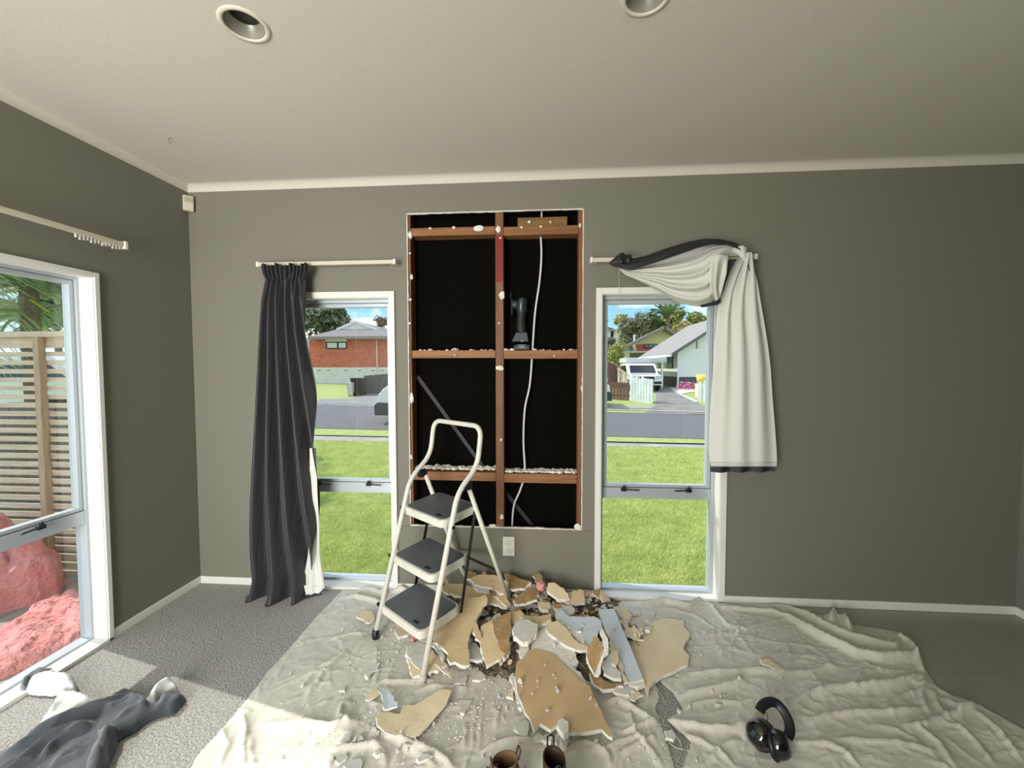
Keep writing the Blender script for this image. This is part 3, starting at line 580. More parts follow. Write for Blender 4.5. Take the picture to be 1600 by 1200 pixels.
# rear frame: two legs and the bottom bow between them
MB().tube(corner([LP(.033, .302, .752), LP(.033, .560, .12), LP(.08, .618, .03), LP(W2-.045, .609, .028)], .07, 8), .0115, 12).build('rear_frame', LADW, lad, smooth=True)
MB().tube([LP(W2-.033, .302, .752), LP(W2-.033, .605, .03)], .0115, 12).build('rear_leg', LADW, lad, smooth=True)
for t_, dep, nm in ((.633, .222, 1), (.405, .222, 2), (.181, .232, 3)):
    d0 = SL*t_-.032; hw = (LW_-.062-2*TPR*t_)/2; r_ = .032
    def outl(k, r2, zz):
        o = []
        for cx_, cy2, a0 in ((LW_/2-hw+k, d0+k, PI), (LW_/2+hw-k, d0+k, 1.5*PI), (LW_/2+hw-k, d0+dep-k, 0), (LW_/2-hw+k, d0+dep-k, .5*PI)):
            sx = 1 if cx_ < LW_/2 else -1; sy = 1 if cy2 < d0+dep/2 else -1
            for q in range(7): a = a0+PI/2*q/6; dq = cy2+sy*r2+r2*math.sin(a); o.append(LP(cx_+sx*r2+r2*math.cos(a), dq, zz+.10*(dq-d0-dep/2)))
        return o
    b = MB(); O1 = outl(0, r_, t_); O2 = outl(0, r_, t_-.034); O3 = outl(.007, r_-.005, t_+.001); n = len(O1)
    b.add(O2+O1+O3, [(i, (i+1) % n, n+(i+1) % n, n+i) for i in range(n)]+[(n+i, n+(i+1) % n, 2*n+(i+1) % n, 2*n+i) for i in range(n)]+[tuple(range(n))[::-1], tuple(range(2*n, 3*n))])
    tr = b.build('tread', LADW, lad)
    MB().prism(outl(.010, r_-.006, t_+.0005), (0, 0, .0035)).build('tread_mat', TREAD, tr)
    pm = LP(LW_/2+.09, d0+.035, t_+.0042-.10*(dep/2-.035)); MB().box(pm, (.035, .022, .0006), RZ).build('moulded_mark', BLACK, tr)
b = MB()
for w_, sx in ((-.006, -1), (W2+.006, 1)): pass
MB().bar(LP(.045, SL*.6+.15, .60), LP(.04, SL*.17+.17, .16), .004, .016).build('link_bar', BLACK, lad)
MB().bar(LP(W2-.04, SL*.6+.175, .618), LP(W2-.022, SL*.17+.19, .168), .005, .017).build('link_bar', BLACK, lad)
MB().bar(LP(.033, .510, .262), LP(W2-.033, .510, .262), .006, .014).build('cross_bar', BLACK, lad)
for w_ in (0, W2):
    MB().box(LP(w_+(.024 if w_ == 0 else -.024), .288, .762), (.026, .05, .04), RZ).build('hinge', BLACK, lad, bevel=.005)
    for t_ in (.60, .37, .145): MB().lathe([(.0, .008), (.009, .007), (.010, 0), (.010, -.012)], LP(w_+(.012-TPR*t_ if w_ else -.012+TPR*t_), SL*t_, t_), (LWv[0]*(1 if w_ else -1), LWv[1]*(1 if w_ else -1), 0), n=12).build('pivot_cap', BLACK, lad, smooth=True)
for p in (footL, LP(W2-.033, .607, .030)):
    MB().lathe([(.0, -.022), (.017, -.022), (.018, -.01), (.0155, .018), (.013, .02)], p, n=16).build('rubber_foot', BLACK, lad, smooth=True)
MB().lathe([(.0, -.022), (.016, -.022), (.017, -.01), (.0145, .004), (.012, .006)], footR, n=16).build('rubber_foot', mat('dusty_foot', (190, 186, 176), .8), lad, smooth=True)
# ================================================================== OUTSIDE, FRONT
G0, GY, GS = -.35, 13.6, .0285
def gz(y): return G0 if y < GY else G0+GS*(y-GY)
def gp(px, py, up=0.):
    p = fl(px, py, G0)
    if p[1] > GY or ray(px, py)[2] > -1e-6:
        d = ray(px, py); t = (G0-GS*(GY-CAM[1])-CAM[2])/(d[2]-GS*d[1]); p = CAM+d*t
    p = p.copy(); p[2] += up; return p
def grassmat(name, a, c2):
    m = mat(name, a, .9, vary=(5, .2), two=c2, bump=(60, .5, .02)); return m
GRASS = grassmat('grass_soil', (178, 188, 116), (138, 154, 82)); 
ASPH = mat('asphalt', (104, 104, 105), .9, vary=(6, .15), bump=(80, .3))
CONC = mat('concrete', (178, 174, 164), .9, vary=(2, .2), two=(140, 138, 132))
CONCL = mat('pale_concrete', (206, 202, 190), .9, vary=(3, .1))
def quad(name, P, m, label=None, th=.02):
    b = MB(); P = [np.array(p, float) for p in P]; b.prism([p-np.array((0, 0, th)) for p in P], (0, 0, th)); return struct(name, b, m, label)
b = MB(); b.add([(-80, .16, G0), (80, .16, G0), (80, GY, G0), (-80, GY, G0)], [(0, 1, 2, 3)]); b.add([(-80, GY, G0), (80, GY, G0), (80, 140, gz(140)), (-80, 140, gz(140))], [(0, 1, 2, 3)]); b.add([(-80, -40, G0), (XL-.11, -40, G0), (XL-.11, .16, G0), (-80, .16, G0)], [(0, 1, 2, 3)])
struct('lawn', b, GRASS, 'bright green front lawn and verges')
def strip(name, l1, l2, m, label, up):
    """l1, l2: near and far edge, each as two pixels (left window, right window), carried on to both sides"""
    o = []
    for (a, c) in (l1, l2):
        p, q = gp(*a), gp(*c); d = (q-p)/(q[0]-p[0]); o.append((p+d*(-45-p[0]), p+d*(30-p[0])))
    P = [o[0][0], o[0][1], o[1][1], o[1][0]]; P = [np.array((p[0], p[1], gz(p[1])+up)) for p in P]; return quad(name, P, m, label)
strip('footpath', ((550, 690), (1020, 699.5)), ((550, 683), (1020, 694)), CONC, 'grey concrete footpath across the lawn', .012)
strip('road', ((550, 671), (1020, 684)), ((550, 637), (1020, 649)), ASPH, 'grey asphalt road', .012)
strip('kerb', ((550, 637), (1020, 649)), ((550, 635.5), (1020, 647.3)), CONC, 'concrete kerb on the far side of the road', .09)
strip('footpath', ((540, 634.0), (990, 639)), ((540, 630), (990, 634)), CONC, 'far footpath beyond the verge', .012)
quad('driveway', [gp(*q, .02) for q in ((1004, 647.6), (1112, 647.6), (1112, 640), (1098, 634), (1060, 612), (1040, 602), (1026, 602), (1024, 634))], mat('old_concrete', (150, 148, 140), .9, vary=(1.2, .3), two=(112, 112, 106)), 'stained concrete driveway up to the carport')
quad('path', [gp(*q, .03) for q in ((1045, 605), (1090, 607), (1094, 611), (1064, 616), (1092, 628), (1086, 629), (1052, 612))], CONCL, 'pale concrete path in front of the white house')
quad('driveway', [gp(*q, .02) for q in ((480, 635), (618, 635.3), (618, 616), (568, 616), (550, 623), (500, 624))], mat('drive_asphalt', (134, 134, 132), .9, vary=(2, .2)), 'worn grey driveway below the brick house')
# grass blades over the part of the lawn the windows show
nb = 150000; yy = .2+7.2*rng.random(nb)**1.35; fr_ = rng.random(nb); side = rng.random(nb) < .45
def lim(px): r = ray(px, 600); return r[0]/r[1]
xl = np.where(side, (yy+DCAM)*lim(470), (yy+DCAM)*lim(930)); xr = np.where(side, (yy+DCAM)*lim(624), (yy+DCAM)*lim(1118)); xx = xl-.15+(xr-xl+.3)*fr_
keep = np.ones(nb, bool)
fa, fb = gp(550, 690), gp(1020, 699.5); yl = fa[1]+(xx-fa[0])*(fb[1]-fa[1])/(fb[0]-fa[0]); keep &= yy < yl
xx, yy = xx[keep], yy[keep]; nb = len(xx); an = rng.uniform(0, 2*PI, nb); hh = rng.uniform(.018, .045, nb); ww = rng.uniform(.0022, .0045, nb)*(1+yy*.25); lean = rng.normal(0, .018, (nb, 2))
V = np.empty((nb, 3, 3)); V[:, 0] = np.column_stack((xx-np.cos(an)*ww, yy-np.sin(an)*ww, np.full(nb, G0))); V[:, 1] = np.column_stack((xx+np.cos(an)*ww, yy+np.sin(an)*ww, np.full(nb, G0))); V[:, 2] = np.column_stack((xx+lean[:, 0], yy+lean[:, 1], G0+hh))
me = bpy.data.meshes.new('grass'); me.vertices.add(nb*3); me.vertices.foreach_set('co', V.reshape(-1)); me.loops.add(nb*3); me.loops.foreach_set('vertex_index', np.arange(nb*3, dtype=np.int32)); me.polygons.add(nb); me.polygons.foreach_set('loop_start', np.arange(0, nb*3, 3, dtype=np.int32)); me.update(calc_edges=True)
gm = mat('grass_blades', (222, 228, 158), .8, vary=(5, .2), two=(168, 190, 92), trans=.3); me.materials.append(gm)
go = bpy.data.objects.new('grass', me); COL.objects.link(go); tag(go, 'short bright lawn grass outside the narrow windows', 'grass', kind='stuff')

# ---- brick house through the left window
def P(px, py, Y): return at(px, py, Y)
def rect(b, x0, y0, x1, y1, Y, th=.1, mi=0):
    a, c = P(x0, y1, Y), P(x1, y0, Y); b.span((a[0], Y-th/2, a[2]), (c[0], Y+th/2, c[2]), mi); return b
def brickmat():
    m = bpy.data.materials.new('red_brickwork'); m.use_nodes = True; t = m.node_tree; bs = t.nodes['Principled BSDF']; bs.inputs['Roughness'].default_value = .9
    tcn = N(t, 'ShaderNodeTexCoord'); sp = N(t, 'ShaderNodeSeparateXYZ'); cb = N(t, 'ShaderNodeCombineXYZ'); t.links.new(tcn.outputs['Object'], sp.inputs[0]); t.links.new(sp.outputs['X'], cb.inputs['X']); t.links.new(sp.outputs['Z'], cb.inputs['Y'])
    br = N(t, 'ShaderNodeTexBrick'); br.inputs['Color1'].default_value = (*lin((214, 108, 84)), 1); br.inputs['Color2'].default_value = (*lin((176, 78, 60)), 1); br.inputs['Mortar'].default_value = (*lin((184, 150, 130)), 1)
    br.inputs['Scale'].default_value = 1; br.inputs['Brick Width'].default_value = .24; br.inputs['Row Height'].default_value = .086; br.inputs['Mortar Size'].default_value = .008
    t.links.new(cb.outputs[0], br.inputs['Vector']); t.links.new(br.outputs[0], bs.inputs['Base Color']); return m
BRICK = brickmat(); YH = 28.
bh = thing('brick_house', 'single storey red brick house with white foundation and hipped tiled roof', 'house', gp(550, 597))
a, c = P(484, 576, YH), P(634, 527, YH)
MB().span((a[0], YH, P(500, 574, YH)[2]), (c[0], YH+11, c[2]+.1)).build('brick_wall', BRICK, bh)
MB().span((a[0]-.05, YH-.06, gz(YH)-.5), (c[0]+.05, YH+11, P(500, 574, YH)[2])).build('foundation', mat('painted_foundation', (214, 214, 206), .9, vary=(1, .1)), bh)
for x in (498, 513, 541, 562, 583, 597):
    rect(MB(), x-2.6, 578, x+2.6, 579.8, YH-.06, .03).build('vent', mat('vent_grey', (150, 150, 144), .8), bh)
fr = rect(MB(), 510, 534, 541.5, 545, YH-.03, .12).build('window', BLACK, bh)
rect(MB(), 511.5, 535.5, 526.5, 543.5, YH-.1, .04).build('pane', mat('pale_curtained_pane', (206, 210, 212), .2), fr); rect(MB(), 529.5, 535.5, 540.3, 543.5, YH-.1, .04).build('pane', mat('pale_curtained_pane', (206, 210, 212), .2), fr)
rect(MB(), 509.5, 528, 541.5, 533.8, YH-.05, .1).build('window_panel', TRIM, bh)
rect(MB(), 588.4, 531, 589.8, 582, YH-.08, .06).build('downpipe', mat('pale_pipe', (210, 190, 180), .6), bh)
ROOF = mat('grey_roof_tiles', (128, 122, 120), .85, vary=(3, .2), grain=(2, 2, 8))
el, er = P(482, 527, YH-.6), P(636, 528, YH-.6); zt = P(528, 515.5, YH+2.6); zt2 = P(591, 515.5, YH+2.6); ap = P(558, 503, YH+2.8)
back = YH+11.6; elb, erb = np.array((el[0], back, el[2])), np.array((er[0], back, er[2])); apb = np.array((ap[0], back-2, ap[2])); ztb = np.array((zt[0], zt[1], zt[2]))
b = MB(); b.add([el, er, zt2, zt], [(0, 1, 2, 3)]); b.add([el, zt, ap, apb, elb], [(0, 1, 2, 3, 4)]); b.add([er, erb, apb, ap, zt2], [(0, 1, 2, 3, 4)])
b.build('roof', ROOF, bh, solid=.12)
MB().prism([zt+np.array((.1, -.05, .02)), zt2+np.array((-.1, -.05, .02)), ap+np.array((0, -.25, -.12))], (0, .1, 0)).build('gablet', TRIM, bh)
b = MB(); b.bar(zt+np.array((0, -.2, 0)), ap+np.array((0, -.3, 0)), .15, .18); b.bar(zt2+np.array((0, -.2, 0)), ap+np.array((0, -.3, 0)), .15, .18); b.build('bargeboard', TRIM, bh)
MB().span((el[0], YH-.75, el[2]-.16), (er[0], YH-.6, el[2]+.04)).build('gutter', mat('gutter', (140, 128, 122), .6), bh)

def crown(name, label, cx, cy, r, Y, cols, n=2600, leaf=.22, trunk=True, group=None, bare=False, squash=.85, blobs=9, cat='tree', base=None):
    """leafy crown centred where the sight line of the pixel meets the vertical plane Y"""
    c = P(cx, cy, Y); R_ = r*(Y+DCAM)/F_PX; zb = gz(Y)-.2 if base is None else base
    t = thing(name, label, cat, (c[0], c[1], zb), group); r2 = np.random.default_rng(int(cx*7+cy*13+Y))
    if trunk:
        b = MB(); b.tube([(c[0], c[1], zb), (c[0]+.1*R_, c[1], (zb+c[2])/2), (c[0], c[1], c[2])], [R_*.12, R_*.09, R_*.05], 8)
        for k in range(9 if not bare else 40):
            a = r2.uniform(0, 2*PI); e_ = r2.uniform(.2, 1.2); L = R_*(r2.uniform(.6, .95) if not bare else r2.uniform(.6, 1.25)); s0 = np.array((c[0], c[1], c[2]-R_*.35)); dv = np.array((math.cos(a)*math.cos(e_), math.sin(a)*math.cos(e_), math.sin(e_)))
            b.tube([s0, s0+dv*L*.5+r2.normal(0, .05*R_, 3), s0+dv*L*1.1+r2.normal(0, .08*R_, 3)], [R_*.045, R_*.025, R_*.008], 5)
        b.build('trunk', mat('bark', (112, 98, 82), .9), t)
    bc = [np.array((r2.normal(0, .42), r2.normal(0, .4), r2.normal(0, .36)*squash)) for _ in range(blobs)]; br_ = [r2.uniform(.32, .58) for _ in range(blobs)]
    k = r2.integers(0, blobs, n); d = r2.normal(0, 1, (n, 3)); d /= np.linalg.norm(d, axis=1)[:, None]; rad = r2.random(n)**.45
    Pn = np.array(bc)[k]+d*(np.array(br_)[k]*rad)[:, None]; Pn = Pn*R_+c
    q = r2.normal(0, 1, (n, 3)); q /= np.linalg.norm(q, axis=1)[:, None]; w_ = np.cross(q, d); w_ /= np.linalg.norm(w_, axis=1)[:, None]+1e-9; s_ = (leaf*r2.uniform(.5, 1.2, n))[:, None]
    V = np.stack((Pn-q*s_, Pn+w_*s_*.5, Pn+q*s_, Pn-w_*s_*.5), 1).reshape(-1, 3)
    b = MB(); b.v = [tuple(v) for v in V]; b.f = [(4*i, 4*i+1, 4*i+2, 4*i+3) for i in range(n)]; b.mi = [int(x) for x in r2.integers(0, len(cols), n)]
    b.build('crown', [mat('leaf_%d_%d_%d' % x, x, .7, trans=.25) for x in cols], t); return t
GRN = [(96, 116, 66), (128, 144, 84), (70, 92, 56)]; GREY = [(128, 130, 110), (156, 156, 134), (104, 106, 90)]; YEL = [(176, 176, 96), (196, 190, 110), (132, 146, 74)]; DKG = [(72, 86, 66), (104, 112, 88), (140, 150, 126)]
crown('tree', 'dark leafy tree rising behind the left end of the brick house', 505, 496, 46, 44, DKG, 6000, .38, blobs=14)
crown('tree', 'bare reddish treetop behind the right end of the brick house', 600, 504, 13, 44, [(140, 116, 96), (116, 96, 82)], 700, .22, bare=True)
crown('tree', 'thin bare treetop behind the brick house gable', 545, 503, 9, 46, [(150, 146, 136)], 60, .15, bare=True)
# dark paling fence beside the brick house, bins
def palings(name, label, pts, m, w=.14, gap=.012, jitter=.02, group=None, rail=True, extra=None):
    """pts: ground line [(px,py_bottom,py_top), ...] standing on the ground"""
    A = [(gp(x, yb), yt, x) for x, yb, yt in pts]; t = thing(name, label, 'fence', A[0][0], group); first = None
    for (p, ya, xa), (q, yb, xb) in zip(A[:-1], A[1:]):
        ha = at(xa, ya, p[1])[2]-p[2]; hb = at(xb, yb, q[1])[2]-q[2]; L = np.linalg.norm((q-p)[:2]); n = max(2, int(L/(w+gap))); d = (q-p)/L
        for i in range(n):
            s = (i+.5)/n; c0 = p+(q-p)*s; h = ha+(hb-ha)*s+random.uniform(-jitter, jitter); MB().bar(c0+np.array((0, 0, -.02)), c0+np.array((0, 0, h)), w, .02, up=(-d[1], d[0], 0)).build('paling', m, t)
        if rail:
            nrm = np.array((-d[1], d[0], 0))*.03
            for k in (.25, .8): MB().bar(p+nrm+np.array((0, 0, ha*k)), q+nrm+np.array((0, 0, hb*k)), .04, .09).build('rail', m, t)
    return t
palings('paling_fence', 'dark grey paling fence beside the brick house driveway', [(569, 617, 587), (592, 615, 585), (618, 610.5, 582.5)], mat('dark_stained_palings', (92, 88, 86), .85, vary=(4, .3)))
def wheelie(name, label, px, py, h, w, m):
    p = gp(px, py); t = thing(name, label, 'bin', p)
    MB().prism([p+np.array(q) for q in ((-w*.42, -w*.4, .05), (w*.42, -w*.4, .05), (w*.42, w*.4, .05), (-w*.42, w*.4, .05))], (0, 0, .001)).build('base', m, t)
    b = MB(); lo = [p+np.array((sx*w*.4, sy*w*.4, .05)) for sx, sy in ((-1, -1), (1, -1), (1, 1), (-1, 1))]; hi = [p+np.array((sx*w*.5, sy*w*.5, h*.9)) for sx, sy in ((-1, -1), (1, -1), (1, 1), (-1, 1))]
    b.add(lo+hi, [(0, 1, 5, 4), (1, 2, 6, 5), (2, 3, 7, 6), (3, 0, 4, 7)]); b.build('body', m, t); MB().box(p+np.array((0, 0, h*.94)), (w*1.06, w*1.1, h*.1)).build('lid', m, t, bevel=.02)
    for s in (-1, 1): MB().lathe([(0, -.03), (.1, -.03), (.1, .03), (0, .03)], p+np.array((s*w*.42, w*.35, .1)), (1, 0, 0), n=14).build('wheel', BLACK, t)
wheelie('wheelie_bin', 'black wheelie bin at the end of the dark fence', 561, 618, .95, .62, BLACK); wheelie('small_bin', 'small pale bin left of the black wheelie bin', 548.5, 619, .72, .32, mat('pale_bin', (196, 196, 184), .5))

def van(label, px, py, flip, Lv=4.9):
    """nose of the van stands at the pixel; flip=1: nose to the left"""
    p = gp(px, py); p[2] = gz(p[1]); t = thing('van', label, 'van', p+np.array((flip*2.4, .9, 0))); WH = mat('van_white', (232, 234, 234), .25, coat=.4)
    prof = [(.0, .34), (-.02, .62), (.03, .85), (.16, 1.04), (.34, 1.16), (.62, 1.46), (.92, 1.82), (1.12, 1.93), (1.5, 1.98), (4.4, 1.98), (4.75, 1.9), (4.84, 1.6), (4.86, .34), (4.45, .34), (4.38, .62), (4.15, .72), (3.9, .62), (3.82, .34), (1.3, .34), (1.22, .62), (1.0, .72), (.76, .62), (.68, .34)]
    def V(x, y, z): return p+np.array((flip*x, y, z))
    MB().prism([V(x, 0, z) for x, z in prof], (0, 1.7, 0)).build('body', WH, t, bevel=.03)
    GL = mat('dark_glass', (26, 32, 36), .08, coat=.5)
    MB().prism([V(*q) for q in ((.42, .08, 1.20), (.42, 1.62, 1.20), (.93, 1.56, 1.80), (.93, .14, 1.80))], (-.015*flip, 0, .015)).build('windscreen', GL, t)
    for y in (-.012, 1.702):
        for xs_ in ([(.72, 1.2), (1.0, 1.72), (1.55, 1.74), (1.62, 1.2)], [(1.75, 1.2), (1.75, 1.74), (2.9, 1.74), (2.9, 1.2)], [(3.0, 1.2), (3.0, 1.74), (4.4, 1.74), (4.5, 1.2)]):
            MB().prism([V(x, y, z) for x, z in xs_], (0, .012, 0)).build('side_window', GL, t)
    MB().prism([V(x, -.03, z) for x, z in ((-.08, .28), (-.09, .58), (.02, .66), (.62, .62), (.64, .28))], (0, 1.76, 0)).build('bumper', mat('van_bumper', (58, 62, 66), .6), t, bevel=.02)
    for y in (.12, 1.34): MB().box(V(.06, y+.12, .84), (.12, .26, .16)).build('headlight', mat('lamp_lens', (190, 200, 206), .15), t, bevel=.02)
    for y in (-.14, 1.7): MB().box(V(.86, y+.07, 1.28), (.08, .16, .24)).build('mirror', BLACK, t, bevel=.02)
    for x in (1.0, 4.14):
        for y in (.02, 1.5):
            w_ = MB().lathe([(.0, 0), (.2, .0), (.21, .02), (.31, .0), (.32, .04), (.32, .16), (.30, .19), (0, .19)], V(x, y, .33), (0, 1, 0), n=26).build('wheel', BLACK, t, smooth=False)
            MB().lathe([(0, -.01), (.19, -.005), (.2, .02)], V(x, y, .33), (0, 1, 0), n=20).build('hubcap', mat('hubcap', (150, 154, 158), .4, .5), w_)
    for z in (.95,): MB().span(V(.5, -.004, z), V(4.8, .0, z+.012)).build('side_crease', mat('van_seam', (150, 154, 156), .5), t)
    for x in (1.66, 2.95): MB().span(V(x, -.004, .4), V(x+.012, .0, 1.8)).build('door_seam', mat('van_seam', (150, 154, 156), .5), t)
    return t
van('white van nose at the right edge of the left narrow window', 590, 664, 1)
van('white van parked across the road at the left edge of the right window', 953, 637.5, -1)
# ---- beyond the right window
palings('picket_fence', 'white painted picket fence left of the driveway', [(984, 626, 589), (1020, 631, 591)], mat('white_pickets', (222, 230, 228), .8, vary=(3, .2), two=(186, 196, 196)), w=.155, gap=.012, jitter=.05)
palings('paling_fence', 'low red-brown paling fence between white van and white pickets', [(938, 623, 596), (983, 626, 597.5)], mat('brown_palings', (112, 82, 76), .85, vary=(5, .2)))
palings('picket_fence', 'white picket fence right of the driveway, yellow tub above it', [(1090, 628, 596), (1112, 630, 594)], mat('white_pickets', (222, 230, 228), .8), w=.15, gap=.03, jitter=.04)
palings('paling_fence', 'tall brown timber fence running back behind the low brown fence', [(950, 606, 564), (982, 605, 583)], mat('brown_palings', (112, 82, 76), .85))
t = thing('timber_trellis', 'raw timber fence frame catching the sun beside the carport', 'fence', gp(975, 612))
for x, y0, y1 in ((967, 598, 575), (972, 598, 578), (977.5, 598, 582)):
    a, c = at(x, y0, 20.), at(x, y1, 20.); MB().bar(a, c, .12, .1).build('post', SLAT, t)
for y0, y1 in ((575, 586), (597, 597.5)): MB().bar(at(965, y0, 19.9), at(981, y1, 19.9), .06, .12).build('rail', SLAT, t)
CREAMW = mat('white_weatherboard', (226, 230, 228), .7); DARKB = mat('dark_base_boards', (84, 88, 92), .8, vary=(2, .1))
Yw = gp(1070, 607)[1]; wh = thing('weatherboard_house', 'white weatherboard house with grey roof and dark base', 'house', gp(1070, 607))
xg = P(1059.5, 580, Yw)[0]; zg = gz(Yw); ztop = P(1060, 545, Yw)[2]; zbase = P(1070, 589, Yw)[2]; xg2 = xg+6.6; Ye = Yw+7.5
MB().span((xg, Yw, zbase), (xg2, Ye, ztop)).build('wall', CREAMW, wh)
MB().span((xg+.04, Yw+.04, zg-.6), (xg2, Ye, zbase)).build('base_boards', DARKB, wh)
nbd = 13; hgt = (ztop-zbase)/nbd
for k in range(nbd):
    z = zbase+k*hgt; MB().prism([(xg-.02, Yw-.002, z), (xg-.02, Yw-.035, z), (xg-.02, Yw-.012, z+hgt), (xg-.02, Yw-.002, z+hgt)], (xg2-xg+.02, 0, 0)).build('weatherboard', CREAMW, wh)
apx = (xg+xg2)/2; aph = P(1112, 512, Yw)[2]; sl_ = (aph-ztop)/(P(1112, 512, Yw)[0]-xg+.0); zap = ztop+sl_*(apx-xg)
MB().prism([(xg, Yw-.03, ztop), (xg2, Yw-.03, ztop), (apx, Yw-.03, zap)], (0, .1, 0)).build('gable', mat('gable_panel', (224, 226, 220), .8), wh)
for k in range(1, 6): x = xg+k*1.1; zz = ztop+sl_*(x-xg if x < apx else xg2-x); MB().span((x-.04, Yw-.06, ztop), (x+.04, Yw-.03, zz)).build('gable_batten', mat('batten_grey', (120, 122, 120), .8), wh)
ov = .55; b = MB()
for sgn, xe in ((-1, xg), (1, xg2)):
    x_o = xe+sgn*ov; z_o = ztop-sl_*ov; b.add([(x_o, Yw-.5, z_o), (apx, Yw-.5, zap), (apx, Ye+.5, zap), (x_o, Ye+.5, z_o)], [(0, 1, 2, 3)])
b.build('roof', mat('grey_iron_roof', (146, 142, 138), .6, vary=(4, .1)), wh, solid=.1)
b = MB(); b.bar((xg-ov, Yw-.55, ztop-sl_*ov-.02), (apx, Yw-.55, zap-.02), .05, .18); b.bar((xg2+ov, Yw-.55, ztop-sl_*ov-.02), (apx, Yw-.55, zap-.02), .05, .18); b.build('bargeboard', mat('barge_grey', (104, 104, 102), .7), wh)
MB().span((xg-ov-.12, Yw-.5, ztop-sl_*ov-.14), (xg-ov+.02, Ye+.5, ztop-sl_*ov)).build('gutter', CREAMW, wh)
MB().span((xg-.06, Yw-.06, zg), (xg+.04, Yw+.02, ztop)).build('downpipe', CREAMW, wh)
def sidewin(y0, y1, z0, z1):
    f = MB().span((xg-.05, y0, z0), (xg+.02, y1, z1)).build('window', BLACK, wh)
    for k in range(2): w_ = (y1-y0)/2; MB().span((xg-.07, y0+k*w_+.06, z0+.06), (xg-.04, y0+(k+1)*w_-.06, z1-.06)).build('pane', mat('grey_pane', (120, 132, 140), .1), f)
zt_ = ztop-.35
for y0 in (Yw+1.0, Yw+3.2, Yw+5.8): sidewin(y0, y0+1.3, zbase+.55, zt_)
# carport with a parked car
Yc = 24.; cpn = thing('carport', 'white flat roofed carport beside the weatherboard house', 'carport', (P(1010, 600, Yc)[0], Yc, gz(Yc)))
a, c = P(979, 566, Yc), P(1041, 561, Yc)
MB().span((a[0], Yc, a[2]-.02), (c[0], Yc+6, a[2]+.24)).build('roof', TRIM, cpn)
nrib = 26
for k in range(nrib): x = a[0]+(c[0]-a[0])*k/(nrib-1); MB().span((x-.02, Yc-.03, a[2]), (x+.02, Yc+6, a[2]+.28)).build('roof_rib', mat('rib_grey', (196, 200, 200), .6), cpn)
for px in (988, 1035.5):
    x = P(px, 600, Yc)[0]; MB().span((x-.05, Yc+.1, gz(Yc)-.1), (x+.05, Yc+.2, a[2])).build('post', TRIM, cpn)
    MB().span((x-.05, Yc+5.6, gz(Yc)-.1), (x+.05, Yc+5.7, a[2])).build('post', TRIM, cpn)
def car(name, label, c, yaw, L=4.3, Wd=1.75, hgt=1.6, col=(230, 232, 232)):
    t = thing(name, label, 'car', c); R_ = np.array(Matrix.Rotation(yaw, 3, 'Z')); Lh = L/2
    prof = [(-Lh, .35), (-Lh+.02, .75), (-Lh+.15, .92), (-Lh+.95, 1.02), (-Lh+1.45, hgt-.1), (-Lh+1.8, hgt), (Lh-.9, hgt), (Lh-.25, 1.02), (Lh, .95), (Lh, .35), (Lh-.5, .35), (Lh-.55, .6), (Lh-.8, .68), (Lh-1.05, .6), (Lh-1.1, .35), (-Lh+1.2, .35), (-Lh+1.15, .6), (-Lh+.9, .68), (-Lh+.65, .6), (-Lh+.6, .35)]
    def V(x, y, z): return np.array(c)+R_ @ np.array((x, y, z))
    MB().prism([V(x, -Wd/2, z) for x, z in prof], R_ @ np.array((0, Wd, 0))).build('body', mat('car_paint_%d' % col[0], col, .2, coat=.5), t, bevel=.05)
    GL = mat('dark_glass', (26, 32, 36), .08, coat=.5)
    MB().prism([V(-Lh+.98, -Wd*.42, 1.04), V(-Lh+.98, Wd*.42, 1.04), V(-Lh+1.44, Wd*.40, hgt-.13), V(-Lh+1.44, -Wd*.40, hgt-.13)], R_ @ np.array((-.03, 0, .02))).build('windscreen', GL, t)
    for s in (-1, 1): MB().prism([V(-Lh+1.3, s*(Wd/2+.003), 1.05), V(-Lh+1.65, s*(Wd/2+.003), hgt-.12), V(Lh-1.0, s*(Wd/2+.003), hgt-.12), V(Lh-.5, s*(Wd/2+.003), 1.06)], R_ @ np.array((0, s*.01, 0))).build('side_window', GL, t)
    for s in (-1, 1): MB().box(V(-Lh+.06, s*Wd*.36, .82), (.14, .36, .16), R_).build('headlight', mat('lamp_lens', (190, 200, 206), .15), t, bevel=.02)
    MB().box(V(-Lh-.0, 0, .76), (.06, .8, .18), R_).build('grille', BLACK, t); MB().box(V(-Lh-.02, 0, .5), (.08, Wd*.9, .14), R_).build('bumper_slot', BLACK, t)
    MB().box(V(-Lh-.045, 0, .56), (.02, .42, .11), R_).build('number_plate', mat('plate_pale', (206, 214, 220), .5), t)
    for x in (-Lh+.9, Lh-.8):
        for s in (-1, 1): MB().lathe([(0, -.1), (.32, -.1), (.33, 0), (.32, .1), (0, .1)], V(x, s*(Wd/2-.1), .33), tuple(R_ @ np.array((0, 1, 0))), n=22).build('wheel', BLACK, t)
    return t
pc = P(1004, 600, 22.5); car('car', 'white hatchback facing the road under the carport', (pc[0], 23.6, gz(23)), PI/2)
b = thing('shrub', 'orange flowering shrub between carport car and white house', 'shrub', (P(1032, 590, 24)[0], 24, gz(24)))
bpy.data.objects.remove(b)
crown('shrub', 'orange and red shrub between the parked car and the white house', 1031, 588, 6.5, 24.5, [(216, 150, 60), (214, 190, 90), (196, 84, 60)], 500, .09, trunk=False, cat='shrub')
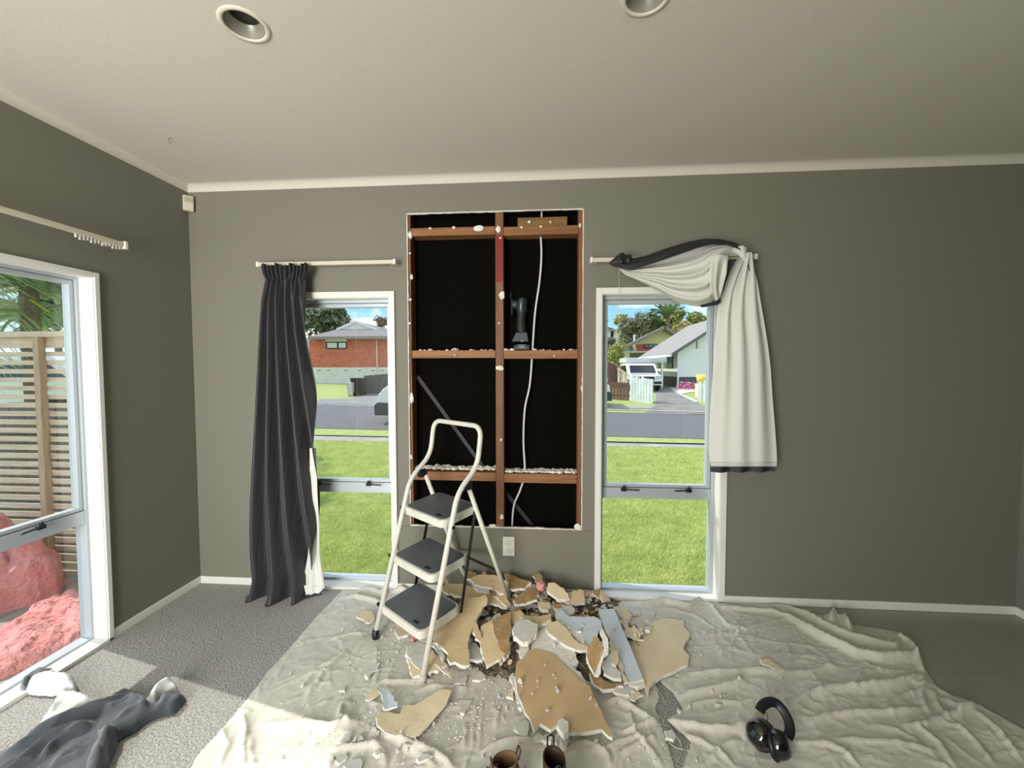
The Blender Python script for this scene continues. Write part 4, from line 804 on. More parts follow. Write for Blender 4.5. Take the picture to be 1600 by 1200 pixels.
# two small pink bikes against the dark base
def bike(label, px, py, Yb=None):
    p = gp(px, py); t = thing('childrens_bike', label, 'bicycle', p, 'pink bikes by the house base'); m = mat('pink_paint', (226, 110, 160), .4)
    for dx in (-.32, .32): MB().tube([p+np.array((dx+.2*math.cos(a), 0, .2+.2*math.sin(a)))*1.0-np.array((dx*.2+.04*math.cos(a), 0, .04+.04*math.sin(a))) for a in np.linspace(0, 2*PI, 17)], .03, 6).build('wheel', m, t)
    q = lambda x, z: p+np.array((x*.8, 0, z*.8))
    b = MB()
    for a, c in (((-.32, .2), (-.12, .48)), ((-.12, .48), (.22, .5)), ((.22, .5), (.32, .2)), ((-.12, .48), (0, .2)), ((0, .2), (.22, .5)), ((0, .2), (-.32, .2)), ((.22, .5), (.2, .66))): b.tube([q(*a), q(*c)], .025, 6)
    b.build('frame', m, t); MB().box(q(-.14, .56), (.18, .1, .05)).build('saddle', WHITEP, t); MB().tube([q(.2, .66)+np.array((0, -.18, 0)), q(.2, .66)+np.array((0, .18, 0))], .02, 6).build('handlebar', BLACK, t)
bike('small pink bicycle by the dark house base, nearer the downpipe', 1068, 608.5); bike('small pink bicycle by the dark house base, nearer the right pickets', 1079.5, 609.5)
p = gp(1100, 622); p[2] = P(1100, 596, p[1])[2]; t = thing('yellow_tub', 'yellow plastic toy tub above the right-hand white picket fence', 'toy', p)
MB().lathe([(0, 0), (.32, 0), (.38, .42), (.36, .44), (.34, .42), (.28, .05), (0, .05)], p-np.array((0, 0, .1)), n=20).build('tub', mat('yellow_plastic', (244, 214, 110), .5), t, smooth=True); MB().box(p+np.array((0, 0, -.45)), (.7, .5, .7)).build('stand', SLAT, t)
# cream and brick house farther back
Y2 = 40.; ch = thing('gabled_house', 'cream gabled two-storey house with a brick band behind the carport', 'house', (P(1015, 560, Y2)[0], Y2, gz(Y2)))
rect(MB(), 993, 537, 1046, 566, Y2, .3).build('brick_wall', BRICK, ch)
MB().prism([P(990, 538, Y2-.2), P(1052, 537, Y2-.2), P(1050, 521, Y2-.2), P(1036.5, 513, Y2-.2)], (0, .3, 0)).build('gable', mat('cream_gable', (216, 208, 160), .8), ch)
b = MB(); b.bar(P(977, 542, Y2-.8), P(1037, 512, Y2-.8), 1.2, .25); b.bar(P(1036, 512, Y2-.8), P(1060, 527, Y2-.8), 1.2, .25); b.build('roof_edge', mat('brown_grey_roof', (132, 126, 116), .8), ch)
f = rect(MB(), 1007, 537.5, 1027, 544, Y2-.2, .2).build('window', BLACK, ch)
for x0, x1 in ((1008, 1013), (1014, 1020), (1021, 1026)): rect(MB(), x0, 538.5, x1, 543, Y2-.34, .06).build('pane', mat('grey_pane', (120, 132, 140), .1), f)
rect(MB(), 968, 549, 1012, 551.5, Y2-1.4, 2.4).build('lean_to_roof', mat('lean_roof', (176, 176, 172), .7), ch); rect(MB(), 984, 551.5, 1040, 572, Y2-.6, .3).build('lower_wall', mat('grey_lower_wall', (118, 116, 112), .8), ch)
rect(MB(), 990, 523, 992.2, 536, Y2+.5, .3).build('flue', TRIM, ch)
for (x0, y0, x1, y1, cc, lab) in ((939, 513, 956, 522, (206, 208, 208), 'distant pale grey house on the hill at the left of the right window'), (952, 517, 963, 532, (220, 212, 180), 'distant cream house just below the grey hill house')):
    h_ = thing('hill_house', lab, 'house', P((x0+x1)/2, y1, 90), 'houses on the far hill'); rect(MB(), x0, y0, x1, y1+6, 90, 4).build('wall', mat('far_wall_%d' % cc[2], cc, .8), h_)
    a, c = P(x0-1, y0, 87.5), P(x1+1, y0, 87.5); m_ = P((x0+x1)/2, y0-4, 87.5); MB().prism([a, c, m_], (0, 6, 0)).build('roof', mat('far_roof', (150, 150, 150), .8), h_)
    rect(MB(), x0+3, y0+2, x0+7, y0+5, 87.8, .2).build('window', BLACK, h_)
b = MB(); G = []
for i in range(31):
    x = -60+i*6; G.append([(x, 75, gz(75)-1), (x, 95, gz(95)+6+1.5*nz(i*.4, 1)), (x, 130, gz(120)+11+2.5*nz(i*.3, 4))])
b.grid(G); struct('hill', b, mat('far_hill', (118, 128, 96), .95, vary=(.2, .2)), 'low green hill beyond the houses', smooth=True)
TG = 'trees behind the houses across the road'
for a in ((948, 545, 17, 34, GREY, 1600, .16, 'grey-green bush at the left edge above the white van'), (966, 556, 17, 27, YEL, 2200, .14, 'bright yellow-green bush above the brown fence'), (984, 513, 27, 60, GREY, 3400, .34, 'large grey-green tree left of the gabled house'),
          (972, 500, 13, 66, YEL, 1300, .36, 'yellow-green treetop rising over the grey-green tree'), (1022, 505, 22, 62, GRN, 2600, .36, 'green tree above the cream gable'), (1046, 499, 20, 66, GRN+YEL, 2400, .38, 'olive tree between the two gables'), (1064, 514, 13, 50, [(188, 168, 120), (160, 150, 96), (196, 176, 130)], 1100, .24, 'yellow-brown small tree over the white house roof'),
          (1082, 503, 19, 60, YEL+GRN, 2200, .34, 'yellow-green tree over the white roof, nearer the curtain'), (1104, 508, 13, 60, YEL, 1100, .34, 'pale olive tree half behind the draped lining'), (943, 503, 8, 80, DKG, 500, .34, 'far dark treetop on the hill by the window frame')):
    crown('tree', a[7], a[0], a[1], a[2], a[3], a[4], a[5], a[6], group=None)
crown('tree', 'bare branched tree standing against the cloud behind the grey-green tree', 1004, 498, 17, 64, [(160, 156, 146)], 120, .2, bare=True)
def frond(b, base, d, L, droop, n=14, lw_=.05, ll=.35, mi=0, r=random):
    base = np.array(base, float); d = np.array(d, float); d /= np.linalg.norm(d); pts = [base+d*L*t+np.array((0, 0, -droop*L*t*t)) for t in np.linspace(0, 1, n)]
    b.tube(pts, [.012*L*(1-.8*i/n) for i in range(n)], 4, mi=mi)
    sd2 = np.cross(d, (0, 0, 1.)); sd2 /= np.linalg.norm(sd2)+1e-9
    for i in range(1, n*3):
        t = i/(n*3); p = base+d*L*t+np.array((0, 0, -droop*L*t*t)); l_ = ll*L*math.sin(PI*min(.97, t*.85+.12))
        for s in (-1, 1):
            e_ = p+sd2*s*l_*.75+d*l_*.6+np.array((0, 0, -l_*(.25+droop*.6)+r.uniform(-.05, .05)*L)); m_ = (p+e_)/2+np.array((0, 0, .05*l_)); w_ = d*lw_*L*.35
            b.add([p, m_-w_, e_, m_+w_], [(0, 1, 2, 3)], mi)
pt = P(1043, 492, 58); t = thing('palm_tree', 'palm with raised spiky fronds above the olive tree', 'tree', (pt[0], 58, gz(58)))
MB().tube([(pt[0], 58, gz(58)-.3), (pt[0]+.2, 58, pt[2])], [.3, .2], 8).build('trunk', mat('bark', (112, 98, 82), .9), t); b = MB()
for k in range(14): a = 2*PI*k/14; frond(b, pt, (math.cos(a), math.sin(a)*.6, .9+.5*math.sin(k*2.3)), 3.2, .35, n=8)
b.build('fronds', mat('leaf_96_116_66', (96, 116, 66), .7), t)

# ================================================================== OUTSIDE, LEFT: deck, fences, palm, insulation
ZD = -.1; YF = fl(128, 899, ZD)[1]
dk = thing('deck', 'weathered timber deck outside the left window', None, (-3.6, -1, ZD), kind='structure')
x = XL-WT-.02
while x > -6.6:
    MB().span((x-.136, -4.2, ZD-.025), (x, YF+.06, ZD)).build('deck_board', DECK, dk); x -= .142
MB().span((XL-WT-.02, YF+.02, G0), (-6.6, YF+.05, ZD-.03)).build('fascia', DECK, dk)
b = MB(); b.span((-6.6, -4.2, G0-.02), (XL-WT-.02, YF, G0)); 
sf = thing('slatted_screen', 'pale timber screen of narrow horizontal slats behind the deck', 'fence', (-4, YF, ZD))
zc_ = at(50, 523, YF)[2]; z = at(60, 540, YF)[2]; x0s, x1s = -6.6, XL-.35; xp = at(70, 700, YF)[0]
sh = MB().span((x0s, YF-.010, -.0095), (xp-.002, YF+.008, .0095)); 
k = 0
meL = None
pitch = (at(60, 540, YF)[2]-at(60, 880, YF)[2])/26
while z > ZD+.0:
    for xa, xb in ((x0s, xp-.004), (xp+.004, x1s)):
        MB().span((xa, YF-.012+random.uniform(-.002, .002), z-.0155), (xb, YF+.004, z+.0155)).build('slat', SLAT, sf)
    z -= pitch; k += 1
MB().span((x0s, YF-.045, zc_-.018), (x1s, YF+.07, zc_+.018)).build('capping', SLAT, sf); MB().span((x0s, YF-.01, zc_-.06), (x1s, YF+.02, zc_-.018)).build('top_rail', SLAT, sf)
pw_ = at(70, 700, YF-.03)[0]
MB().span((pw_-.020, YF-.055, ZD), (pw_+.020, YF-.014, zc_-.02)).build('post', mat('post_pine', (214, 192, 164), .8, vary=(2, .3), two=(176, 150, 124), grain=(20, 20, 2)), sf)
for xx_ in (xp-1.5, xp+1.25): MB().span((xx_-.02, YF+.01, ZD), (xx_+.02, YF+.05, zc_-.02)).build('post', SLAT, sf)
YP = YF+.75; pf = thing('paling_fence', 'weathered grey vertical paling fence seen through the slats', 'fence', (-6, YP, G0)); ztp = at(60, 632, YP)[2]; x = -11.
while x < -2.6: MB().span((x, YP, G0), (x+.142, YP+.02, ztp+random.uniform(-.02, .02))).build('paling', PALE, pf); x += .15
for z in (.1, ztp-.2): MB().span((-11, YP-.06, z-.04), (-2.6, YP, z+.04)).build('rail', PALE, pf)
cc = P(25, 580, 6.5); car('car', 'pale car parked beyond the palings, seen through the slats', (cc[0], 6.8, cc[2]-1.25), 0.15, col=(224, 226, 230))
# palm behind the screen
PY_ = 3.6; pb = at(45, 470, PY_); t = thing('palm_tree', 'palm with hanging strappy fronds behind the slatted screen', 'tree', (pb[0], PY_, G0))
MB().tube([(pb[0]+.05, PY_, G0), (pb[0]+.05, PY_, .6), (pb[0]+.02, PY_, 1.7), (pb[0], PY_, 3.3)], [.15, .13, .12, .10], 12).build('trunk', mat('palm_bark', (124, 112, 92), .95, vary=(20, .3), bump=(30, .8)), t)
rnd = random.Random(5)
PC = [(158, 180, 130), (204, 212, 176), (120, 146, 106), (224, 226, 200)]
for k in range(40):
    a = 2*PI*k/40+rnd.uniform(-.2, .2); z0 = 2.0+1.5*rnd.random(); b = MB(); frond(b, (pb[0], PY_, z0), (math.cos(a), math.sin(a)*.9, rnd.uniform(.1, .95)), rnd.uniform(1.9, 3.0), rnd.uniform(.5, .95), n=10, lw_=.035, ll=.38, r=rnd)
    b.build('frond', mat('palm_leaf_%d' % (k % 4), PC[k % 4], .5, trans=.3), t)
l0, l1 = at(47, 468, PY_-.5), at(76, 487, PY_-.5); MB().bar(l0, l1, .035, .006).build('yellow_leaf', mat('yellow_leaf', (226, 214, 60), .5, trans=.3), t)
crown('tree', 'broad leafy tree behind the palm, left of the room', 85, 480, 60, 9.0, GRN+[(150, 170, 110)], 1300, .12, blobs=9)

# ---- sheet built over an outline: outline points plus inner points, triangulated
def inside(pts, poly):
    x, y = pts[:, 0], pts[:, 1]; r = np.zeros(len(pts), bool); n = len(poly)
    for i in range(n):
        x0, y0 = poly[i]; x1, y1 = poly[(i+1) % n]; c = (y0 > y) != (y1 > y)
        with np.errstate(divide='ignore', invalid='ignore'): r ^= c & (x < (x1-x0)*(y-y0)/(y1-y0)+x0)
    return r
def segdist(pts, A, B):
    d = B-A; L2 = (d**2).sum()+1e-12; t = np.clip(((pts-A)@d)/L2, 0, 1); return np.hypot(*(pts-(A+t[:, None]*d)).T), t
def edgedist(pts, poly):
    r = np.full(len(pts), 1e9)
    for i in range(len(poly)): r = np.minimum(r, segdist(pts, poly[i], poly[(i+1) % len(poly)])[0])
    return r
def densify(poly, st, jit=0., seed=0):
    o = []; r2 = np.random.default_rng(seed)
    for i in range(len(poly)):
        a, c = np.array(poly[i]), np.array(poly[(i+1) % len(poly)]); L = np.linalg.norm(c-a); n = max(1, int(L/st)); nn = np.array((-(c-a)[1], (c-a)[0]))/(L+1e-9)
        for k in range(n): o.append(a+(c-a)*k/n+nn*(r2.normal(0, jit) if k else 0))
    return np.array(o)
def plan(poly, st, jit=0., seed=0):
    """triangulates the plan polygon; returns xy, faces, number of outline points"""
    P2 = densify([p[:2] for p in poly], st, jit, seed); mn, mx_ = P2.min(0), P2.max(0); g = []
    xs_, ys_ = np.arange(mn[0], mx_[0], st), np.arange(mn[1], mx_[1], st*.87)
    X, Y = np.meshgrid(xs_, ys_); X = X+(np.arange(len(ys_)) % 2)[:, None]*st/2; g = np.column_stack((X.ravel(), Y.ravel())); g = g[inside(g, P2)]
    if len(g): g = g[edgedist(g, P2) > st*.45]
    n = len(P2); A = [Vector(map(float, p)) for p in P2]+[Vector(map(float, p)) for p in g]
    r = delaunay_2d_cdt(A, [(i, (i+1) % n) for i in range(n)], [], 1, 1e-7)
    return np.array([(v.x, v.y) for v in r[0]]), [tuple(f) for f in r[2]], n
def ridges_h(pts, ridges):
    h = np.zeros(len(pts))
    for poly, w, a in ridges:
        P2 = np.array(poly)[:, :2]; L = np.r_[0, np.cumsum(np.linalg.norm(np.diff(P2, axis=0), axis=1))]; tot = L[-1]+1e-9; bd = np.full(len(pts), 1e9); bt = np.zeros(len(pts))
        m_ = (pts[:, 0] > P2[:, 0].min()-3*w) & (pts[:, 0] < P2[:, 0].max()+3*w) & (pts[:, 1] > P2[:, 1].min()-3*w) & (pts[:, 1] < P2[:, 1].max()+3*w); idx = np.nonzero(m_)[0]
        if not len(idx): continue
        q = pts[idx]
        for i in range(len(P2)-1):
            d, t = segdist(q, P2[i], P2[i+1]); tt = (L[i]+t*(L[i+1]-L[i]))/tot; k = d < bd[idx]; bd[idx[k]] = d[k]; bt[idx[k]] = tt[k]
        tp_ = np.clip(np.minimum(bt[idx], 1-bt[idx])*5, 0, 1)**.6; h[idx] = np.maximum(h[idx], 0)+a*tp_*(.65*np.exp(-(bd[idx]/w)**2)+.35*np.exp(-bd[idx]/(w*.45)))
    return h
#P3
def puffy(name, label, poly, zb, hgt, edge, m, st=.035, amp=.5, seed=0, fs=7., cat='insulation', group=None):
    xy, F, n = plan(poly, st, .004, seed); P2 = densify([p[:2] for p in poly], st, 0); d = edgedist(xy, P2); d[:n] = 0
    r = np.sqrt(1-np.clip(1-d/edge, 0, 1)**2); V = []
    for (x, y), k in zip(xy, r):
        q = 1+amp*(.9*nz(x*fs*.45, y*fs*.45, seed)+.8*(abs(nz(x*fs, y*fs, seed+3))-.25)+.35*nz(x*fs*3, y*fs*3, seed+5)); V.append((x+.02*nz(x*fs*2, y*fs*2, 8), y+.02*nz(x*fs*2, y*fs*2, 9), zb+max(.0, hgt*k*q)))
    b = MB(); b.add(V, F); o = b.build(name, m, smooth=True); return tag(o, label, cat, group)
# pink insulation on the deck
hb = at(80, 842, YF-.25)[2]-ZD
bk = [fl(a, c, ZD) for a, c in ((121, 888), (116, 905), (92, 930), (45, 948), (0, 958), (-90, 985))]; bk = [np.array((p[0], min(p[1], YF-.1))) for p in bk]
left = bk[-1][0]; bk += [np.array((left-.5, YF-.3)), np.array((left-.3, YF-.08)), np.array((bk[0][0]-.2, YF-.07)), np.array((bk[0][0]-.02, YF-.10))]
puffy('insulation_batt', 'pink insulation heap at the foot of the slatted screen', bk, ZD, max(.2, hb)*1.3, .30, PINK, .014, .5, 3, 8.)
ft = [fl(a, c, ZD) for a, c in ((8, 990), (40, 966), (70, 950), (110, 936), (150, 930), (165, 965), (139, 1003), (100, 1023), (60, 1040), (0, 1062), (-60, 1090), (-90, 1040))]
ft = [np.array((min(p[0], XL-WT-.05), p[1])) for p in ft]
puffy('insulation_batt', 'pink insulation lying just outside the left window glass', ft, ZD, .085, .10, PINK, .012, .6, 11, 11.)

# ================================================================== DROP CLOTHS
Dp = lambda x, y: fl(280+x/3.75, 880+y/3.75, .01)[:2]
Ep = lambda x, y: fl(1000+x/2.6667, 900+y/2.6667, .01)[:2]
Cp = lambda x, y: fl(570+x/5.517, 1060+y/5.517, .01)[:2]
Kp = lambda x, y: fl(780+x/3.75, 880+y/3.75, .01)[:2]
q_ = lambda x, y, z=0.: fl(x, y, z)[:2]
def RD(f, pts, w, h): return ([f(*p) for p in pts], w*.60, h*.62)
clothL = [q_(*p) for p in ((578, 904), (600, 903), (640, 918), (760, 930), (930, 938), (958, 946), (985, 975), (1005, 1010), (1021, 1060), (1030, 1090), (1024, 1110), (1036, 1145), (1052, 1195), (1060, 1260), (1060, 1400), (800, 1440), (420, 1420), (240, 1330), (280, 1230), (310, 1180), (352, 1135), (399, 1078), (420, 1050), (462, 1003), (492, 968), (528, 930), (545, 912))]
clothL = [np.array((p[0], min(p[1], -.022))) for p in clothL]
clothR = [q_(*p) for p in ((936, 941), (1000, 940), (1100, 938), (1131, 944), (1180, 946), (1240, 949), (1275, 962), (1300, 962), (1335, 978), (1380, 984), (1402, 989), (1425, 1004), (1437, 1022), (1446, 1048), (1466, 1076), (1490, 1089), (1526, 1101), (1562, 1120), (1600, 1141), (1680, 1180), (1780, 1260), (1800, 1400), (1300, 1440), (1075, 1420), (1062, 1260), (1068, 1195), (1080, 1162), (1056, 1140), (1041, 1126), (1067, 1110), (1053, 1086), (1035, 1070), (1015, 1035), (1000, 1000), (975, 965), (950, 950))]
clothR = [np.array((p[0], min(p[1], -.018 if p[0] < 1.3 else -.014))) for p in clothR]
RL = [RD(Dp, [(960, 150), (880, 260), (780, 350), (700, 420), (580, 560), (480, 680), (455, 800)], .010, .014), RD(Dp, [(1130, 410), (1040, 470), (960, 540), (880, 620), (780, 720), (735, 800)], .016, .028),
      RD(Dp, [(1120, 400), (1000, 410), (850, 450)], .012, .015), RD(Dp, [(480, 940), (600, 965), (750, 945), (880, 960), (1000, 930), (1060, 915)], .020, .045), RD(Dp, [(1010, 950), (935, 895), (955, 830), (1020, 810)], .018, .035),
      RD(Dp, [(1160, 480), (1155, 560), (1170, 620), (1140, 740)], .010, .014), RD(Dp, [(370, 880), (392, 980), (372, 1080), (385, 1190)], .018, .035), RD(Dp, [(240, 960), (285, 1060), (230, 1190)], .014, .022), RD(Dp, [(420, 1000), (415, 1100), (440, 1190)], .014, .02),
      RD(Dp, [(650, 1190), (800, 1125), (950, 1085), (1100, 1065), (1240, 1050)], .024, .035), RD(Dp, [(1150, 730), (1200, 690), (1350, 690), (1500, 675)], .016, .028), RD(Dp, [(1050, 870), (1120, 805), (1185, 830)], .014, .02),
      RD(Dp, [(430, 870), (340, 850), (290, 870)], .012, .016), RD(Dp, [(600, 760), (680, 690), (830, 600), (1000, 520)], .012, .012), RD(Dp, [(700, 900), (800, 830), (900, 790)], .012, .014), RD(Dp, [(470, 1130), (600, 1090), (720, 1050)], .010, .014), RD(Dp, [(660, 760), (780, 700), (900, 690)], .008, .010),
      RD(Dp, [(1240, 1180), (1320, 1080), (1450, 1090)], .012, .02), RD(Dp, [(1180, 900), (1100, 950), (1060, 1000)], .012, .015), RD(Dp, [(760, 320), (850, 300), (960, 250)], .010, .012),
      RD(Cp, [(0, 400), (100, 440), (200, 500), (300, 512), (450, 580), (600, 640), (700, 700), (790, 790)], .020, .036), RD(Cp, [(955, 170), (960, 300), (930, 450), (935, 620)], .008, .014), RD(Cp, [(1012, 170), (1000, 400), (985, 640)], .007, .014), RD(Cp, [(690, 620), (800, 570), (875, 505)], .010, .018), RD(Cp, [(700, 230), (780, 200), (880, 185)], .010, .014),
      RD(Cp, [(990, 640), (1130, 560), (1280, 520), (1520, 530)], .016, .03), RD(Cp, [(300, 520), (360, 600), (480, 650), (620, 760)], .014, .02), RD(Cp, [(60, 560), (160, 620), (180, 740)], .014, .022), RD(Cp, [(860, 380), (880, 470), (850, 600)], .010, .014), RD(Cp, [(1100, 220), (1150, 300), (1120, 420)], .014, .014),
      RD(Cp, [(330, 200), (420, 120), (560, 60), (720, 60)], .014, .022), RD(Cp, [(640, 110), (720, 60), (900, 80)], .012, .018), RD(Kp, [(600, 830), (700, 800), (760, 830), (860, 900), (930, 930)], .018, .038), RD(Kp, [(720, 1000), (820, 950), (930, 920)], .016, .03), RD(Kp, [(590, 1110), (700, 1040), (860, 1010)], .016, .024), RD(Kp, [(660, 1200), (700, 1120), (920, 1000)], .014, .028), RD(Kp, [(450, 1040), (560, 1060), (640, 1120), (650, 1200)], .016, .026), RD(Kp, [(420, 1120), (480, 1090), (600, 1080)], .014, .02), RD(Kp, [(760, 850), (800, 1000), (900, 1100), (960, 1200)], .016, .02),
      ([q_(563, 922), q_(578, 912), q_(598, 913), q_(612, 922), q_(640, 930)], .018, .060), ([q_(556, 928), q_(580, 924), q_(604, 936)], .013, .036), ([q_(545, 934), q_(575, 938), q_(600, 946)], .012, .026), ([q_(590, 918), q_(600, 928), q_(596, 940)], .010, .03)]
RR = [RD(Ep, [(600, 160), (640, 185), (700, 230), (800, 280), (900, 330), (1000, 352), (1100, 345), (1165, 318)], .030, .070), RD(Ep, [(620, 128), (700, 165), (760, 205), (860, 255), (980, 285), (1060, 300), (1085, 255)], .026, .055), RD(Ep, [(790, 200), (812, 155), (850, 180), (880, 240)], .034, .075), RD(Ep, [(1060, 245), (1120, 275), (1155, 320), (1180, 400)], .022, .04),
      RD(Ep, [(300, 130), (430, 140), (560, 150), (640, 180)], .018, .035), RD(Ep, [(270, 100), (300, 130), (370, 210), (440, 225), (500, 190)], .014, .03), RD(Ep, [(-40, 140), (0, 125), (100, 108), (200, 130), (270, 100), (400, 100), (520, 115), (640, 128)], .026, .055), RD(Ep, [(0, 150), (120, 140), (220, 160), (320, 220)], .016, .02),
      RD(Ep, [(150, 460), (200, 412), (300, 405), (400, 402), (500, 395), (600, 410), (700, 405), (760, 388), (840, 370)], .020, .032), RD(Ep, [(160, 505), (210, 490), (330, 470), (445, 440)], .026, .034), RD(Ep, [(630, 570), (700, 500), (800, 472), (900, 468), (1040, 455), (1190, 410)], .024, .046), RD(Ep, [(690, 612), (800, 582), (900, 572), (1050, 570), (1195, 550)], .018, .032),
      RD(Ep, [(1190, 420), (1178, 500), (1195, 570)], .018, .03), RD(Ep, [(1220, 470), (1240, 540), (1290, 610)], .018, .028), RD(Ep, [(1270, 500), (1330, 560), (1400, 538)], .018, .03), RD(Ep, [(1100, 630), (1200, 625), (1300, 582), (1400, 542)], .020, .036), RD(Ep, [(120, 600), (200, 620), (300, 642), (400, 640), (470, 600)], .022, .034), RD(Ep, [(160, 650), (260, 690), (350, 745), (400, 800)], .016, .022),
      RD(Ep, [(200, 540), (300, 520), (430, 530)], .014, .018), RD(Ep, [(280, 780), (350, 705), (420, 680)], .014, .022), RD(Ep, [(640, 690), (760, 700), (850, 730), (920, 800)], .014, .024), RD(Ep, [(790, 680), (950, 690), (1100, 702), (1250, 735)], .018, .026), RD(Ep, [(1150, 625), (1250, 700), (1310, 800)], .020, .026), RD(Ep, [(1400, 560), (1500, 650), (1590, 770)], .018, .024), RD(Ep, [(1300, 600), (1400, 690), (1480, 790)], .016, .02),
      RD(Ep, [(450, 260), (600, 280), (740, 300), (860, 310)], .010, .012), RD(Ep, [(240, 250), (380, 240), (560, 270)], .012, .012), RD(Ep, [(200, 300), (330, 290), (450, 320)], .010, .011), RD(Ep, [(500, 330), (650, 330), (800, 345)], .010, .012), RD(Ep, [(880, 470), (930, 400), (1020, 390), (1060, 420)], .014, .022), RD(Ep, [(930, 360), (1010, 400), (1160, 400)], .012, .02), RD(Ep, [(460, 600), (520, 540), (660, 510)], .014, .02),
      RD(Ep, [(350, 200), (372, 290), (395, 400), (420, 520), (440, 610)], .005, .008), RD(Ep, [(700, 430), (790, 380), (860, 390)], .012, .016), RD(Ep, [(1000, 560), (1090, 500), (1180, 470)], .014, .02), RD(Ep, [(560, 700), (620, 660), (700, 650)], .012, .016), RD(Ep, [(960, 620), (1060, 640), (1180, 700)], .012, .016), RD(Ep, [(120, 180), (180, 230), (230, 300)], .012, .014)]
def rnd_ridges(poly, n, seed, ang, spread, w=(.003, .007), h=(.0015, .0055), ln=(.05, .30)):
    r2 = np.random.default_rng(seed); P2 = np.array(poly); mn, mx_ = P2.min(0), P2.max(0); o = []
    while len(o) < n:
        c = r2.uniform(mn, mx_)
        if not inside(c[None], P2)[0]: continue
        a = ang+r2.normal(0, spread); L = r2.uniform(*ln); cv = r2.normal(0, .35); pts = []
        for t in np.linspace(-.5, .5, 5): pts.append(c+L*t*np.array((math.cos(a+cv*t), math.sin(a+cv*t)))+np.array((-math.sin(a), math.cos(a)))*cv*L*t*t)
        o.append((pts, r2.uniform(*w), r2.uniform(*h)))
    return o
RL += rnd_ridges(clothL, 300, 3, .95, .45); RL += rnd_ridges(clothL, 120, 13, -.2, .5)
RR += rnd_ridges(clothR, 360, 4, .0, .4); RR += rnd_ridges(clothR, 130, 14, 1.0, .5)
pc0 = np.array(q_(830, 985))
def flatten(xy): # the pile presses the cloth down
    d = np.hypot((xy[:, 0]-pc0[0])/.62, (xy[:, 1]-pc0[1])/.40); return np.clip((d-.75)/.45, .15, 1)
def hL(xy): return .005+(ridges_h(xy, RL)*flatten(xy))
def hR(xy): return .007+(ridges_h(xy, RR)*flatten(xy))
def cloth(name, label, poly, hf, st, seed, lift=0.):
    P2 = densify(poly, .02, .0015, seed); mn, mx_ = P2.min(0)-st, P2.max(0)+st; xs_, ys_ = np.arange(mn[0], mx_[0]+st, st), np.arange(mn[1], mx_[1]+st, st)
    X, Y = np.meshgrid(xs_, ys_); sh_ = X.shape; xy = np.column_stack((X.ravel(), Y.ravel())); ins = inside(xy, P2).reshape(sh_)
    cell = ins[:-1, :-1] | ins[1:, :-1] | ins[:-1, 1:] | ins[1:, 1:]; used = np.zeros(sh_, bool)
    for a, c in ((0, 0), (1, 0), (0, 1), (1, 1)): used[a:sh_[0]-1+a, c:sh_[1]-1+c] |= cell
    idx = np.full(sh_, -1); idx[used] = np.arange(used.sum()); xy = xy[used.ravel()]; ins_ = ins[used]; out_ = np.nonzero(~ins_)[0]
    bd_ = np.full(len(out_), 1e9); bp = xy[out_].copy()
    for i in range(len(P2)):      # outer lattice points slide onto the hem
        A, Bq = P2[i], P2[(i+1) % len(P2)]; d, t = segdist(xy[out_], A, Bq); k = d < bd_; bd_[k] = d[k]; bp[k] = (A+t[:, None]*(Bq-A))[k]
    xy[out_] = bp; h = hf(xy)+lift; ns = np.array([.0022*nz(x*26, y*26, seed)+.004*nz(x*7, y*7, seed+2)+.0012*nz(x*70, y*70, seed+6) for x, y in xy]); h = np.maximum(h+ns, .004)
    poly2 = [np.array(p) for p in poly]; d = edgedist(xy, poly2); k = np.clip(d/.010, 0, 1); h = .002+(h-.002)*(.3+.7*k)
    ci, cj = np.nonzero(cell); F = [(int(a), int(b_), int(c), int(d_)) for a, b_, c, d_ in zip(idx[ci, cj], idx[ci, cj+1], idx[ci+1, cj+1], idx[ci+1, cj])]
    b = MB(); b.add(np.column_stack((xy, h)), F); o = b.build(name, CLOTH, smooth=True); return tag(o, label, 'drop cloth')
cloth('drop_cloth', 'canvas drop cloth under the rubble and ladder, its left corner in the sun', clothL, hL, .0068, 1)
cloth('drop_cloth', 'rumpled canvas drop cloth right of the rubble, under the ear muffs', clothR, hR, .0068, 2, lift=.002)
b = MB()
for pts in ([(1026, 1075), (1037, 1092), (1043, 1108), (1036, 1128)], [(1048, 1140), (1062, 1158), (1066, 1172), (1058, 1190)], [(1040, 1150), (1052, 1166), (1070, 1172)], [(1076, 1160), (1072, 1178), (1068, 1200)]):
    b.tube(smooth_path([fl(x, y, .006) for x, y in pts], 6), .0018, 5)
tag(b.build('loose_threads', mat('thread', (190, 184, 168), .9)), 'frayed threads lying on the carpet in the gap between the cloths', 'thread', kind='stuff')
polyL, polyR = np.array(clothL), np.array(clothR)
def ground_h(x, y):
    p = np.array([[x, y]]); h = .0
    if inside(p, polyL)[0]: h = max(h, hL(p)[0]+.003)
    if inside(p, polyR)[0]: h = max(h, hR(p)[0]+.004)
    return h
